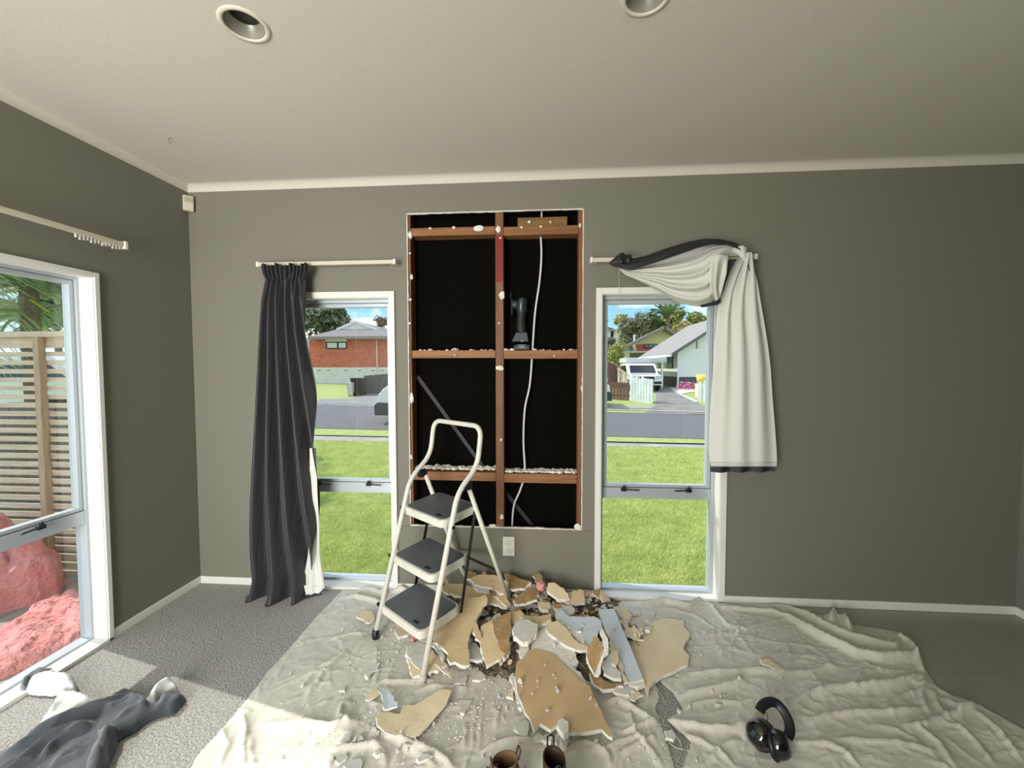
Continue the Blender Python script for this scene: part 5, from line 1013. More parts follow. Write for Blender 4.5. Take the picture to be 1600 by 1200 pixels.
# ================================================================== RUBBLE
Ar = lambda x, y: (620+x/6., 870+y/6.)
Br = lambda x, y: (830+x/5.715, 900+y/5.715)
Cr = lambda x, y: (570+x/5.517, 1060+y/5.517)
Dr = lambda x, y: (280+x/3.75, 880+y/3.75)
Kr = lambda x, y: (780+x/3.75, 880+y/3.75)
Er = lambda x, y: (1000+x/2.6667, 900+y/2.6667)
Ir = lambda x, y: (x, y)
WALLMIN = -.022
def board(label, F, pts, z, g=(0, 0), face=PAPER, th=.012, bend=0., bdir=0., core=True, name='plasterboard_piece', cat='debris', group=None, jag=.0034, st=.016, patch=None):
    """pts in picture px of the top face; z height of its middle, g slope in x and y; the plan outline is cut to real thickness"""
    px = [F(*p) for p in pts]; cx_ = sum(p[0] for p in px)/len(px); cy2 = sum(p[1] for p in px)/len(px); c = fl(cx_, cy2, z)
    P3 = [tilt(a, d, c, z, g[0], g[1]) for a, d in px]; P3 = [np.array((p[0], min(p[1], WALLMIN), p[2])) for p in P3]
    size = max(np.ptp([p[0] for p in P3]), np.ptp([p[1] for p in P3])); st_ = min(st, size/4.)
    seed = int(abs(c[0]*997+c[1]*1313))+len(pts); xy, Fc, n = plan([p[:2] for p in P3], st_, min(jag, st_*.2), seed)
    u = (xy[:, 0]-c[0])*math.cos(bdir)+(xy[:, 1]-c[1])*math.sin(bdir)
    nzv = np.array([nz(x*14, y*14, seed) for x, y in xy]); top = z+g[0]*(xy[:, 0]-c[0])+g[1]*(xy[:, 1]-c[1])+bend*(u/(size/2))**2*size+.0022*nzv
    top = np.maximum(top, th+.006); m_ = len(xy); b = MB()
    # ragged lower outline: the paper skin hangs over, the gypsum is broken back unevenly
    cen = xy.mean(0); inset = np.zeros((m_, 2)); 
    for i in range(n): inset[i] = (cen-xy[i])/(np.linalg.norm(cen-xy[i])+1e-9)*.010*(nz(xy[i, 0]*55, xy[i, 1]*55, seed+4)-.25)
    V = np.vstack((np.column_stack((xy, top)), np.column_stack((xy+inset, top-th)))); 
    # wind the outline
    area2 = sum(xy[i, 0]*xy[(i+1) % n, 1]-xy[(i+1) % n, 0]*xy[i, 1] for i in range(n))
    b.add(V, [], 0)
    for f in Fc: b.f.append(f); b.mi.append(0); b.f.append(tuple(i+m_ for i in f[::-1])); b.mi.append(1)
    for i in range(n):
        j = (i+1) % n; q = (i, i+m_, j+m_, j) if area2 > 0 else (i, j, j+m_, i+m_); b.f.append(q); b.mi.append(1)
    o = b.build(name, [face, GYP if core else face]); return tag(o, label, cat, group)
RG = 'broken wall lining in the rubble heap'
bd = lambda lab, F, pts, z, g=(0, 0), face=PAPER, **k: board(lab, F, pts, z, g, face, group=RG, **k)
# mound of crumbled lining that carries the boards
def mound(x, y):
    a = .075*math.exp(-(((x+.08)/.42)**2+((y+.09)/.15)**2)**1.2); c = .055*math.exp(-(((x-.02)/.36)**2+((y+.42)/.24)**2)**1.3); return max(a, c, .042*math.exp(-(((x-.33)/.16)**2+((y+.36)/.2)**2)**1.3))
G = []
for i in range(90):
    row = []
    for j in range(60):
        x = -.62+1.25*i/89; y = -.02-.82*j/59; m_ = mound(x, y); row.append((x, y, max(0, m_*(.85+.6*nz(x*16, y*16))+.012*nz(x*40, y*40)*min(1, m_*30))-.004 if m_ > .012 else -.004))
    G.append(row)
tag(MB().grid(G).build('rubble_fines', mat('crushed_plaster', (150, 140, 122), .95, vary=(45, .3), two=(74, 62, 50), bump=(90, 1., .02))), 'crushed plaster and dust heaped under the broken boards', 'rubble', kind='stuff')
# against the wall
bd('tan board leaning on the wall at the back of the heap, behind the ladder leg', Ar, [(690, 205), (760, 168), (930, 172), (1050, 240), (1045, 320), (960, 340), (880, 285), (730, 262)], .135, (0, .35))
bd('small tan scrap at the far left end of the heap against the wall', Ar, [(640, 142), (700, 132), (745, 152), (735, 195), (690, 210), (645, 195)], .145, (0, .2), PAPERD)
bd('brown curled sheet at the wall between ladder foot and pink tuft', Ar, [(1010, 182), (1100, 178), (1190, 215), (1265, 262), (1200, 300), (1060, 300)], .13, (-.05, .3), PAPERD, bend=.1)
bd('torn brown sheet in front of the pink tuft', Ar, [(1090, 400), (1180, 330), (1260, 285), (1330, 330), (1310, 400), (1200, 440), (1110, 440)], .115, (.1, .15), PAPERD)
bd('grey-tan board leaning on the wall right of the pink tuft', Br, [(150, 62), (205, 58), (330, 160), (330, 190), (240, 205), (150, 135)], .13, (-.1, .5), PAPERL)
bd('flat tan sheet at the wall beside the window corner', Br, [(225, 210), (300, 160), (380, 130), (465, 128), (472, 235), (400, 250), (330, 245)], .095, (-.1, .3))
bd('rounded tan scrap below the grey-tan leaning board', Br, [(62, 262), (90, 230), (165, 232), (180, 270), (150, 305), (100, 300)], .10, (0, .1), PAPERL)
bd('brown torn scrap right of the rounded tan scrap', Br, [(185, 245), (290, 250), (270, 285), (210, 290)], .09, (0, .1), PAPERD)
bd('long tan board lying behind the dark ladder link bar', Ar, [(440, 190), (462, 182), (482, 250), (640, 258), (850, 350), (1000, 438), (1035, 470), (860, 432), (700, 400), (600, 368), (432, 322)], .105, (-.05, .25))
bd('narrow tan strip standing behind the bottom bow of the ladder', Ar, [(862, 232), (880, 218), (905, 225), (935, 370), (885, 362)], .125, (0, .5), PAPERD)
bd('tan scrap between the ladder bow and the rear foot', Ar, [(925, 325), (1000, 345), (1060, 430), (1030, 462), (960, 400)], .10, (0, .2))
bd('white broken strip behind the ladder bow', Ar, [(720, 255), (765, 252), (870, 285), (872, 340), (790, 320), (715, 285)], .118, (0, .3), PAINTW)
# middle of the heap
bd('white slab under the leaning boards, its blank back showing', Ar, [(668, 800), (740, 805), (805, 890), (802, 962), (668, 952)], .045, (0, 0), PAINTW)
bd('long bent tan board sliding down from under the ladder towards the front', Ar, [(600, 398), (700, 412), (830, 400), (852, 440), (800, 520), (765, 560), (700, 700), (662, 800), (682, 1020), (640, 1035), (600, 1028), (545, 1000), (500, 1015), (470, 960), (470, 900), (365, 810), (420, 700), (480, 590), (570, 540)], .085, (.02, .16), PAPER, bend=.05, bdir=.9)
bd('tan board under the lowest tread', Ar, [(205, 760), (330, 680), (470, 590), (462, 650), (350, 800), (240, 790)], .05, (0, .05), PAPERL)
bd('tan scrap left of the lowest tread by the pink crumbs', Ar, [(0, 625), (70, 640), (135, 700), (100, 730), (20, 752), (-20, 700)], .022, (0, 0), PAPERL)
bd('tan board with grey paint patch at the front ladder foot', Ar, [(95, 830), (200, 800), (300, 850), (470, 1010), (380, 1065), (270, 1090), (145, 1122), (110, 1010)], .036, (.0, .06), PAPERL)
bd('pale painted skin on top of the board at the front ladder foot', Ar, [(92, 838), (200, 795), (275, 818), (300, 900), (250, 1000), (215, 1052), (160, 1005), (100, 930)], .044, (0, .06), PAINTW, th=.003)
bd('curled white strip across the board at the front ladder foot', Ar, [(325, 832), (355, 808), (395, 840), (445, 925), (432, 972), (395, 900)], .058, (0, .1), PAINTW, th=.006)
bd('torn cream edge lying on the bent tan board', Ar, [(380, 815), (480, 800), (570, 815), (560, 855), (500, 850), (400, 848)], .075, (0, .1), GYP)
bd('thin tan splinter near the front ladder foot', Ar, [(358, 1008), (385, 1005), (505, 1120), (498, 1132), (420, 1070)], .045, (0, 0), PAPERL, th=.004)
bd('tan leaning board in the middle with a pale broken lower edge', Ar, [(788, 650), (890, 592), (912, 690), (960, 860), (1015, 905), (930, 970), (842, 1020), (805, 930), (765, 745)], .085, (.05, .22), PAPER)
bd('torn yellow-brown board beside the middle leaning board', Ar, [(892, 592), (980, 550), (1052, 520), (1072, 640), (1052, 750), (1062, 870), (1005, 945), (962, 862), (906, 692)], .10, (-.05, .24), PAPERD)
bd('small tan strip bridging the two tan boards', Ar, [(722, 592), (750, 620), (792, 742), (772, 782), (735, 760), (715, 700)], .105, (0, .2))
bd('tan scrap behind the round white slab', Ar, [(1055, 512), (1150, 498), (1200, 560), (1190, 590), (1100, 622), (1075, 600)], .10, (0, .15))
bd('tan scrap right of the round white slab', Ar, [(1150, 565), (1200, 548), (1300, 558), (1440, 525), (1442, 590), (1340, 645), (1300, 610), (1240, 590)], .105, (0, .15))
bd('round white crumbling slab in the middle of the heap', Ar, [(1115, 600), (1180, 585), (1240, 590), (1322, 630), (1312, 700), (1260, 770), (1180, 800), (1100, 742), (1078, 680)], .12, (0, .18), PAINTW, th=.02)
bd('white gypsum lump below the round slab', Ar, [(1150, 810), (1240, 820), (1235, 870), (1175, 945), (1155, 890)], .075, (0, .1), GYP, th=.02)
bd('speckled white gypsum slab with a long broken edge', Br, [(0, 600), (60, 500), (100, 440), (180, 385), (260, 520), (380, 640), (400, 730), (425, 770), (350, 790), (440, 860), (500, 970), (430, 950), (350, 860), (260, 750), (200, 690), (90, 655), (0, 660)], .062, (0, .12), GYP, th=.018)
bd('grey-tan oval board beside the blue painted boards', Br, [(135, 470), (160, 410), (240, 395), (300, 450), (380, 560), (470, 610), (525, 645), (500, 662), (400, 658), (320, 625), (230, 560), (160, 510)], .085, (0, .15), PAPERL)
bd('blue-grey painted board, the left and smaller one', Br, [(215, 312), (270, 300), (350, 362), (560, 360), (622, 392), (642, 470), (600, 500), (555, 545), (530, 622), (470, 560), (390, 490), (300, 428), (240, 370)], .085, (0, .14), PAINTB)
bd('crumbling white broken edge under the left blue board', Br, [(215, 335), (240, 370), (300, 430), (380, 490), (450, 540), (530, 622), (500, 640), (440, 600), (395, 560), (330, 500), (265, 430)], .078, (0, .14), GYP, th=.014)
bd('long blue-grey painted board slanting to the front', Br, [(600, 302), (740, 290), (780, 390), (820, 482), (880, 620), (1002, 918), (945, 935), (868, 950), (800, 762), (735, 610), (690, 522), (642, 440), (622, 380)], .068, (0, .10), PAINTB, st=.03, jag=.0008)
bd('tan paper strip along the left edge of the long blue board', Br, [(690, 530), (730, 600), (800, 760), (868, 950), (830, 955), (770, 800), (700, 640)], .064, (0, .1), PAPERL, th=.006)
bd('splintered cream end of the long blue board', Br, [(870, 955), (940, 940), (1005, 922), (1015, 962), (950, 985), (885, 980)], .040, (0, .05), GYP, th=.016)
bd('big pale tan board lying flat to the right of the blue board', Br, [(1155, 380), (1240, 378), (1365, 400), (1362, 450), (1420, 512), (1412, 550), (1380, 582), (1355, 640), (1380, 680), (1412, 712), (1402, 795), (1300, 830), (1180, 885), (1110, 930), (1060, 982), (1045, 1070), (1020, 1000), (1000, 920), (930, 740), (865, 575), (1000, 565), (992, 480), (1060, 420)], .030, (0, .01), PAPERL, st=.03)
bd('pale torn sheet overlapping the big pale tan board', Br, [(838, 472), (920, 470), (998, 482), (990, 520), (935, 540), (998, 575), (920, 565), (855, 555)], .052, (0, .05), PAPERL, th=.005, bend=.15)
bd('beige crumpled sheet between long blue board and window', Br, [(765, 292), (800, 270), (865, 272), (862, 320), (900, 350), (868, 400), (872, 462), (812, 468), (770, 345)], .040, (0, .05), PAPERL, th=.006)
bd('white rounded scrap behind the left blue board', Br, [(252, 298), (290, 258), (360, 262), (388, 290), (372, 332), (330, 350), (280, 320)], .088, (0, .1), PAINTW)
# upright curled bits
bd('dark curled board end standing up beside the long blue board', Br, [(555, 540), (600, 560), (640, 650), (622, 720), (590, 800), (562, 870), (520, 800), (498, 730), (500, 660), (530, 622)], .13, (.1, .55), PAPERD, bend=.2, bdir=0.)
bd('cream curled strip rising beside the dark curled board end', Br, [(612, 505), (642, 478), (690, 600), (692, 640), (650, 720), (622, 862), (598, 880), (570, 872), (600, 790), (640, 690), (640, 600)], .145, (.1, .5), GYP, th=.008)
bd('grey broken scrap at the foot of the curled boards', Br, [(640, 762), (700, 700), (725, 650), (742, 760), (762, 820), (800, 870), (802, 915), (740, 912), (690, 890), (650, 862)], .07, (0, .2), PAINTW)
bd('small tan tongue standing against the long blue board', Br, [(735, 660), (775, 668), (780, 740), (755, 800), (720, 775)], .095, (0, .3), PAPER, th=.005)
bd('brown crumpled board at the front foot of the curled boards', Br, [(522, 862), (600, 890), (700, 960), (822, 948), (815, 980), (700, 1005), (640, 1010), (560, 965)], .045, (0, .1), PAPERD)
bd('grey fragment below the long blue board', Br, [(700, 992), (780, 980), (870, 975), (922, 1020), (870, 1062), (800, 1055), (735, 1030)], .034, (0, .05), PAINTW, th=.008)
bd('torn tan sheet at the front below the grey fragment', Br, [(740, 1045), (840, 1062), (900, 1030), (960, 1030), (988, 1062), (940, 1085), (922, 1112), (850, 1090)], .026, (0, .03), PAPERL, th=.005)
bd('big brown-tan board in the foreground with a rounded left end', Kr, [(172, 512), (210, 500), (245, 506), (290, 518), (335, 542), (385, 600), (430, 645), (480, 690), (532, 722), (560, 790), (600, 868), (662, 1018), (640, 1010), (600, 972), (520, 985), (420, 992), (388, 985), (345, 940), (300, 975), (240, 936), (205, 975), (178, 905), (150, 870), (112, 780), (92, 660), (100, 590), (130, 550)], .055, (0.02, .05), mat('brown_kraft_paper', (208, 180, 138), .75, vary=(4, .1), two=(196, 166, 124)), st=.03, jag=.0012)
bd('pale lower layer showing at the left of the big foreground board', Kr, [(60, 660), (82, 640), (100, 700), (112, 790), (130, 850), (110, 840), (92, 740)], .03, (0, .03), GYP)
bd('heart shaped tan sheet lying on the left cloth', Cr, [(100, 352), (140, 312), (190, 290), (310, 312), (330, 242), (370, 228), (425, 232), (500, 190), (640, 110), (690, 112), (745, 130), (702, 240), (620, 330), (540, 410), (470, 492), (330, 485), (260, 498), (180, 478), (112, 420)], .024, (0, .0), PAPERL, th=.004, bend=.03, bdir=.4, st=.025)
bd('curled blue-grey painted scrap on the left cloth', Cr, [(128, 92), (195, 95), (250, 160), (285, 222), (280, 250), (205, 262), (165, 272), (150, 170)], .035, (0, 0), PAINTB, th=.004, bend=.12, bdir=.3)
bd('tan scrap left of the curled blue-grey scrap', Cr, [(5, 180), (20, 140), (100, 82), (132, 130), (80, 165), (30, 188)], .022, (0, 0), PAPERL, th=.004)
bd('single tan scrap between the curtain and the ladder', Ir, [(556.5, 964), (562, 957), (570, 954.5), (582, 955), (585, 967), (577, 973), (566, 968)], .022, (0, 0), PAPERL, th=.005)
bd('narrow tan splinter alone on the right-hand cloth', Er, [(500, 348), (530, 342), (560, 362), (600, 388), (600, 395), (555, 386), (512, 368)], .030, (0, 0), PAPERL, th=.006)
bd('painted scrap left on the right window sill', Ir, [(943, 929), (948, 924.5), (958, 924), (965, 929), (958, 933), (948, 933)], .022, (0, 0), PAPERL, th=.004)
CH = 'white plaster lumps scattered round the heap'
def chip(F, pts, lab, z=None, th=.008, face=PAINTW):
    px = [F(*p) for p in pts]; c = fl(sum(p[0] for p in px)/len(px), sum(p[1] for p in px)/len(px), .01); zz = ground_h(c[0], c[1])+th+.001 if z is None else z
    return board(lab, F, pts, zz, (0, 0), face, th=th, name='plaster_lump', group=CH, jag=.001, st=.012)
chip(Cr, [(825, 295), (850, 230), (872, 185), (925, 190), (900, 228), (872, 270), (858, 302)], 'pale wedge lying on the cloth right of the heart shaped sheet')
chip(Cr, [(1288, 432), (1330, 380), (1382, 350), (1418, 382), (1408, 480), (1380, 500), (1330, 470)], 'white shield shaped flake at the lower left of the big foreground board')
chip(Cr, [(1225, 152), (1250, 118), (1278, 98), (1278, 172)], 'small pale triangle left of the big foreground board', face=PAPERL)
chip(Cr, [(450, 692), (480, 660), (535, 645), (572, 662), (550, 690), (510, 700), (470, 718)], 'long white lump below the heart shaped sheet')
chip(Cr, [(82, 632), (110, 610), (142, 608), (142, 642), (105, 662)], 'white lump at the lower left, below the tan scrap')
chip(Cr, [(1455, 498), (1500, 468), (1545, 500), (1540, 525), (1482, 532)], 'white square lump at the bottom edge of the big foreground board', th=.014)
chip(Cr, [(1545, 485), (1600, 470), (1622, 500), (1600, 538), (1548, 530)], 'white lump just right of the square one', th=.014)
chip(Kr, [(362, 1000), (392, 985), (402, 1030), (392, 1078), (368, 1086), (358, 1040)], 'tall white flake near the dark boot')
chip(Kr, [(345, 920), (372, 905), (405, 930), (405, 990), (380, 1000), (345, 960)], 'cream crumbling lump on the bottom edge of the big board', z=.07, face=GYP, th=.02)
chip(Ar, [(548, 1182), (590, 1150), (650, 1115), (662, 1130), (640, 1175), (600, 1190)], 'grey triangle in front of the bent tan board')
chip(Ar, [(710, 1152), (740, 1110), (785, 1070), (828, 1112), (832, 1140), (780, 1158)], 'grey triangle nearer the big foreground board')
chip(Dr, [(1088, 650), (1110, 610), (1145, 592), (1180, 582), (1160, 620), (1125, 640), (1108, 680)], 'long white chip left of the ladder foot')
chip(Dr, [(938, 738), (952, 725), (972, 730), (968, 745), (945, 748)], 'small white chip on the cloth at the edge of the sun')
chip(Dr, [(938, 1042), (970, 1000), (1000, 992), (1002, 1030), (960, 1062)], 'white squarish chip below the curled blue-grey scrap')
chip(Dr, [(862, 1132), (905, 1120), (905, 1150), (880, 1175)], 'white chip at the bottom left, leftmost of three')
chip(Dr, [(915, 1152), (975, 1120), (990, 1135), (940, 1172)], 'white chip at the bottom left, middle of three')
chip(Dr, [(968, 1190), (1000, 1150), (1062, 1140), (1075, 1160), (1060, 1215), (1000, 1215)], 'white chip at the bottom left, largest of three')
chip(Dr, [(1030, 1015), (1060, 1002), (1075, 1020), (1045, 1034)], 'white chip right of the squarish chip')
chip(Dr, [(1140, 1112), (1180, 1088), (1190, 1105), (1158, 1128)], 'white chip below the tip of the heart shaped sheet')
for i, (P_, lab) in enumerate([([(888, 312), (930, 300), (972, 300), (968, 330), (905, 340)], 'white lump on the right cloth just behind the big pale board, leftmost'), ([(1078, 318), (1092, 305), (1110, 330), (1090, 352)], 'white pointed lump on the right cloth near the window'), ([(1003, 392), (1050, 385), (1055, 425), (1010, 420)], 'white square lump behind the big pale board'),
                             ([(868, 415), (910, 412), (918, 440), (880, 442)], 'white lump beside the beige crumpled sheet'), ([(1118, 362), (1160, 355), (1155, 375), (1125, 378)], 'small white lump at the upper tip of the big pale board'), ([(1005, 458), (1045, 448), (1075, 468), (1060, 488), (1015, 480)], 'white flat lump on the upper edge of the big pale board')]):
    chip(Br, P_, lab, th=.012, z=.05 if i == 5 else None)
chip(Ir, [(1040, 1144), (1050, 1141), (1056, 1150), (1051, 1157), (1041, 1154)], 'white lump on the carpet in the gap between the cloths')
# crumbs: countable small ones of one kind, and the dust
def crumb_mesh(k):
    r2 = np.random.default_rng(k); b = MB(); b.ball((0, 0, 0), (1, .8, .6), 6, 4); b.v = [tuple(np.array(v)*r2.uniform(.7, 1.25)) for v in b.v]; me = bpy.data.meshes.new('plaster_crumb'); me.from_pydata(b.v, [], b.f); me.materials.append(GYP); return me
CM = [crumb_mesh(k) for k in range(6)]; r3 = np.random.default_rng(21); cnt = 0
spots = [(690, 1000, 80, 60), (620, 980, 50, 40), (720, 1080, 70, 50), (560, 1090, 70, 60), (820, 1090, 60, 50), (1000, 960, 70, 30), (1090, 1030, 40, 50), (620, 1150, 90, 40), (880, 1150, 110, 30), (1060, 1120, 60, 50), (700, 1120, 90, 50), (460, 960, 60, 40), (850, 1060, 60, 60), (1150, 1040, 80, 60)]
while cnt < 230:
    s = spots[r3.integers(len(spots))]; px, py = r3.normal(s[0], s[2]), r3.normal(s[1], s[3])
    if py < 945 or py > 1198 or px < 400 or px > 1350: continue
    p = fl(px, py, .01); 
    if p[1] > -.05 or not (inside(np.array([p[:2]]), polyL)[0] or inside(np.array([p[:2]]), polyR)[0]): continue
    sz = abs(r3.normal(0, .0042))+.0028; o = bpy.data.objects.new('plaster_crumb', CM[r3.integers(6)]); COL.objects.link(o)
    inpile = mound(p[0], p[1]) > .02 or (800 < px < 940 and 1020 < py < 1140)
    o.location = (p[0], p[1], (ground_h(p[0], p[1]) if not inpile else max(mound(p[0], p[1])+.035, .062))+sz*.4); o.scale = (sz, sz, sz); o.rotation_euler = r3.uniform(0, 6, 3)
    tag(o, 'small white plaster crumb among the crumbs scattered on the cloths', 'debris', 'plaster crumbs on the drop cloths'); cnt += 1
b = MB(); n = 0
while n < 2600:
    s = spots[r3.integers(len(spots))]; px, py = r3.normal(s[0], s[2]*.9), r3.normal(s[1], s[3]*.9)
    if py < 945 or py > 1200 or px < 400: continue
    p = fl(px, py, .008)
    if p[1] > -.04 or not (inside(np.array([p[:2]]), polyL)[0] or inside(np.array([p[:2]]), polyR)[0]): continue
    sz = abs(r3.normal(0, .0013))+.0009; z = .012 if n % 5 else ground_h(p[0], p[1])+.001
    b.ball((p[0], p[1], z+sz*.4), (sz*1.3, sz, sz*.8), 4, 2); n += 1
for k in range(700):   # fragments on the heap itself
    x, y = r3.normal(-.03, .3), -abs(r3.normal(0, .3))-.05; m_ = mound(x, y)
    if m_ < .02: continue
    sz = abs(r3.normal(0, .008))+.005; Rk = np.array(Matrix.Rotation(r3.uniform(0, 6), 3, 'Z') @ Matrix.Rotation(r3.normal(0, .5), 3, 'X')); a0 = r3.uniform(0, 6); kk = r3.integers(4, 7)
    P5 = [Rk @ np.array((sz*r3.uniform(.6, 1.3)*math.cos(a0+2*PI*q/kk), sz*r3.uniform(.6, 1.3)*math.sin(a0+2*PI*q/kk), 0))+np.array((x, y, m_+.006)) for q in range(kk)]; b.prism(P5, Rk @ np.array((0, 0, .005)), int(r3.integers(0, 4)))
tag(b.build('plaster_dust', [GYP, PAPER, PAINTW, PAPERD]), 'fine plaster dust and grit over cloths and heap', 'rubble', kind='stuff')
for k in range(60):    # jumbled hand-sized bits between the big boards
    for _ in range(50):
        x, y = r3.uniform(-.60, .50), -abs(r3.normal(0, .22))-.05; m_ = mound(x, y)
        if m_ > .018: break
    sz = r3.uniform(.014, .042); kk = r3.integers(5, 9); a0 = r3.uniform(0, 6); Rk = np.array(Matrix.Rotation(r3.normal(0, .35), 3, 'X') @ Matrix.Rotation(r3.normal(0, .35), 3, 'Y')); th = r3.choice([.003, .008, .010])
    P5 = [Rk @ np.array((sz*r3.uniform(.55, 1.35)*math.cos(a0+2*PI*q/kk), sz*r3.uniform(.55, 1.35)*math.sin(a0+2*PI*q/kk), 0)) for q in range(kk)]; P5 = [q+np.array((x, min(y, -.03-sz*1.3), m_+.010+r3.uniform(0, .014))) for q in P5]
    b2_ = MB(); b2_.prism(P5, Rk @ np.array((0, 0, th)), 0, 1); tag(b2_.build('lining_fragment', [[PAPER, PAPERL, PAPERD, PAINTW, GYP][r3.integers(5)], GYP]), 'hand sized broken lining fragment jumbled between the larger boards', 'debris', 'jumbled lining fragments in the heap')
# dark grit on the boards
def tuft(label, px, py, z, r, sq=1.):
    p = fl(px, py, z); p[1] = min(p[1], -.03-r); b = MB(); n, mm = 18, 12; V = []
    for j in range(mm+1):
        for k in range(n):
            th = PI*j/mm; q = np.array((math.sin(th)*math.cos(2*PI*k/n), math.sin(th)*math.sin(2*PI*k/n), math.cos(th)*sq)); q = q*(1+.45*nz(*(q*2.2+px))+.2*nz(*(q*7+py))); V.append(p+q*r)
    b.add(V, [(j*n+k, (j+1)*n+k, (j+1)*n+(k+1) % n, j*n+(k+1) % n) for j in range(mm) for k in range(n)]); return tag(b.build('insulation_tuft', PINK, smooth=True), label, 'insulation', 'pink insulation tufts in the heap')
tuft('pink tuft on top of the heap at the wall', 845, 916, .135, .026, 1.2); tuft('pink tuft by the lower left corner of the right window', 921, 931, .045, .020, 1.35); tuft('small pink tuft under the lowest ladder tread', 647, 999, .03, .014, .6); tuft('tiny pink tuft behind the ladder bow at the wall', 757, 896, .15, .012, .7)
bd('brown paper scrap sticking up above the pink tuft at the wall', Ar, [(1275, 175), (1300, 158), (1330, 150), (1362, 180), (1350, 225), (1300, 235)], .15, (0, .4), PAPERD, th=.004)

# ================================================================== EAR MUFFS
em = thing('ear_muffs', 'black ear muffs with padded headband lying on the right cloth', 'ear muffs', fl(1200, 1165, .02))
def muff(px, py, z, axis, r):
    c = fl(px, py, z); ax = np.array(axis, float); ax /= np.linalg.norm(ax)
    MB().lathe([(0, .040), (.018, .039), (.032, .033), (.040, .020), (.044, .004), (.042, -.004)], c, tuple(ax), n=30).build('cup', GLOSSB, em, smooth=True)
    MB().lathe([(.041, -.003), (.047, -.006), (.048, -.015), (.041, -.022), (.027, -.020), (.020, -.013)], c, tuple(ax), n=30).build('cushion', BLACK, em, smooth=True); return c, ax
c1, a1 = muff(1188, 1147, .058, (-.62, -.42, .55), 1); c2, a2 = muff(1214, 1163, .050, (.62, -.30, .25), 1)
Zm = lambda x, y: (1120+x/8.57, 1060+y/8.57)
hbp = [tilt(*Zm(x, y), c1, .05, 0, .75) for x, y in ((575, 440), (600, 380), (660, 330), (740, 315), (820, 350), (890, 430), (945, 530), (975, 630), (975, 720), (945, 785))]
hbp = smooth_path(hbp, 6); G = []; ups = np.array((.62, -.30, .55)); nb_ = len(hbp)
for i, p in enumerate(hbp):
    t = hbp[min(i+1, nb_-1)]-hbp[max(i-1, 0)]; t /= np.linalg.norm(t); s_ = np.cross(t, (.38, .69, -.62)); s_ /= np.linalg.norm(s_); n_ = np.cross(t, s_); w_ = .0155
    G.append([p+s_*w_*math.cos(a)+n_*.004*math.sin(a) for a in np.linspace(0, 2*PI, 13)])
MB().grid(G).build('headband', BLACK, em, smooth=True)
MB().tube(smooth_path([hbp[2], fl(*Zm(665, 470), .085), fl(*Zm(675, 560), .085), c1+a1*.034]), .0013, 6).build('wire_yoke', mat('grey_wire', (70, 74, 78), .3, .7), em)
MB().tube(smooth_path([hbp[-1], fl(*Zm(935, 800), .045), c2+a2*.036]), .0016, 6).build('wire_yoke', mat('grey_wire', (70, 74, 78), .3, .7), em)

# ================================================================== CLOTHES ON THE FLOOR
Hp = lambda x, y, z=.02: fl(x/5., 1020+y/5., z)[:2]
def garment(name, mtl, poly, ridg, base, edge, st, par=None, seed=0, z0=.006):
    xy, F, n = plan([Hp(*p) for p in poly], st, .0015, seed); P2 = densify([Hp(*p) for p in poly], st, 0); d = edgedist(xy, P2); d[:n] = 0; k = np.sqrt(1-np.clip(1-d/edge, 0, 1)**2)
    h = (base+ridges_h(xy, [([Hp(*q) for q in pts], w, a) for pts, w, a in ridg])+np.array([.006*nz(x*9, y*9, seed)+.0015*nz(x*50, y*50, seed) for x, y in xy])); b = MB(); b.add(np.column_stack((xy, z0+np.maximum(h, .003)*k)), F); return b.build(name, mtl, par, smooth=True)
hd_ = thing('hoodie', 'charcoal hooded sweatshirt with pale lining lying in the sun patch', 'clothing', (*Hp(500, 600), 0))
garment('body', HOODD, [(-20, 785), (130, 722), (300, 592), (430, 520), (560, 462), (640, 420), (720, 385), (860, 352), (930, 312), (1010, 290), (1070, 300), (1130, 335), (1175, 380), (1215, 395), (1240, 345), (1300, 318), (1380, 312), (1440, 310), (1452, 340), (1410, 400), (1372, 435), (1350, 462), (1270, 470), (1190, 500), (1110, 545), (1050, 600), (985, 625), (930, 660), (900, 740), (860, 830), (830, 905), (760, 1010), (680, 1150), (-200, 1150), (-200, 860)],
        [([(100, 800), (300, 640), (560, 520), (800, 480), (1050, 450)], .03, .022), ([(0, 860), (200, 770), (400, 700), (560, 640), (740, 600)], .018, .03), ([(120, 900), (330, 760), (480, 700), (720, 620)], .012, .022), ([(330, 900), (400, 780), (560, 690), (720, 620)], .012, .026), ([(420, 950), (480, 860), (560, 800), (640, 790)], .012, .018), ([(480, 900), (600, 840), (640, 850)], .010, .018), ([(1110, 510), (1130, 440), (1060, 400), (1020, 350)], .014, .02), ([(1210, 490), (1290, 420), (1290, 330)], .01, .018), ([(1300, 430), (1370, 420), (1420, 340)], .016, .02), ([(920, 560), (1020, 480), (1180, 440)], .012, .018), ([(870, 350), (960, 330), (1010, 300)], .008, .014), ([(640, 470), (800, 430), (960, 380)], .016, .014), ([(0, 1000), (200, 900), (300, 860)], .014, .02)], .034, .045, .0105, hd_, 5)
garment('sleeve', HOODD, [(730, 625), (760, 605), (800, 640), (830, 645), (845, 600), (875, 578), (915, 590), (928, 625), (905, 680), (870, 730), (850, 820), (825, 900), (760, 1010), (640, 1010), (660, 900), (700, 800), (750, 735)], [([(770, 900), (810, 780), (860, 640)], .02, .02), ([(700, 880), (760, 860), (820, 850)], .006, .006), ([(690, 920), (750, 900), (810, 890)], .006, .006)], .05, .035, .009, hd_, 6, .014)
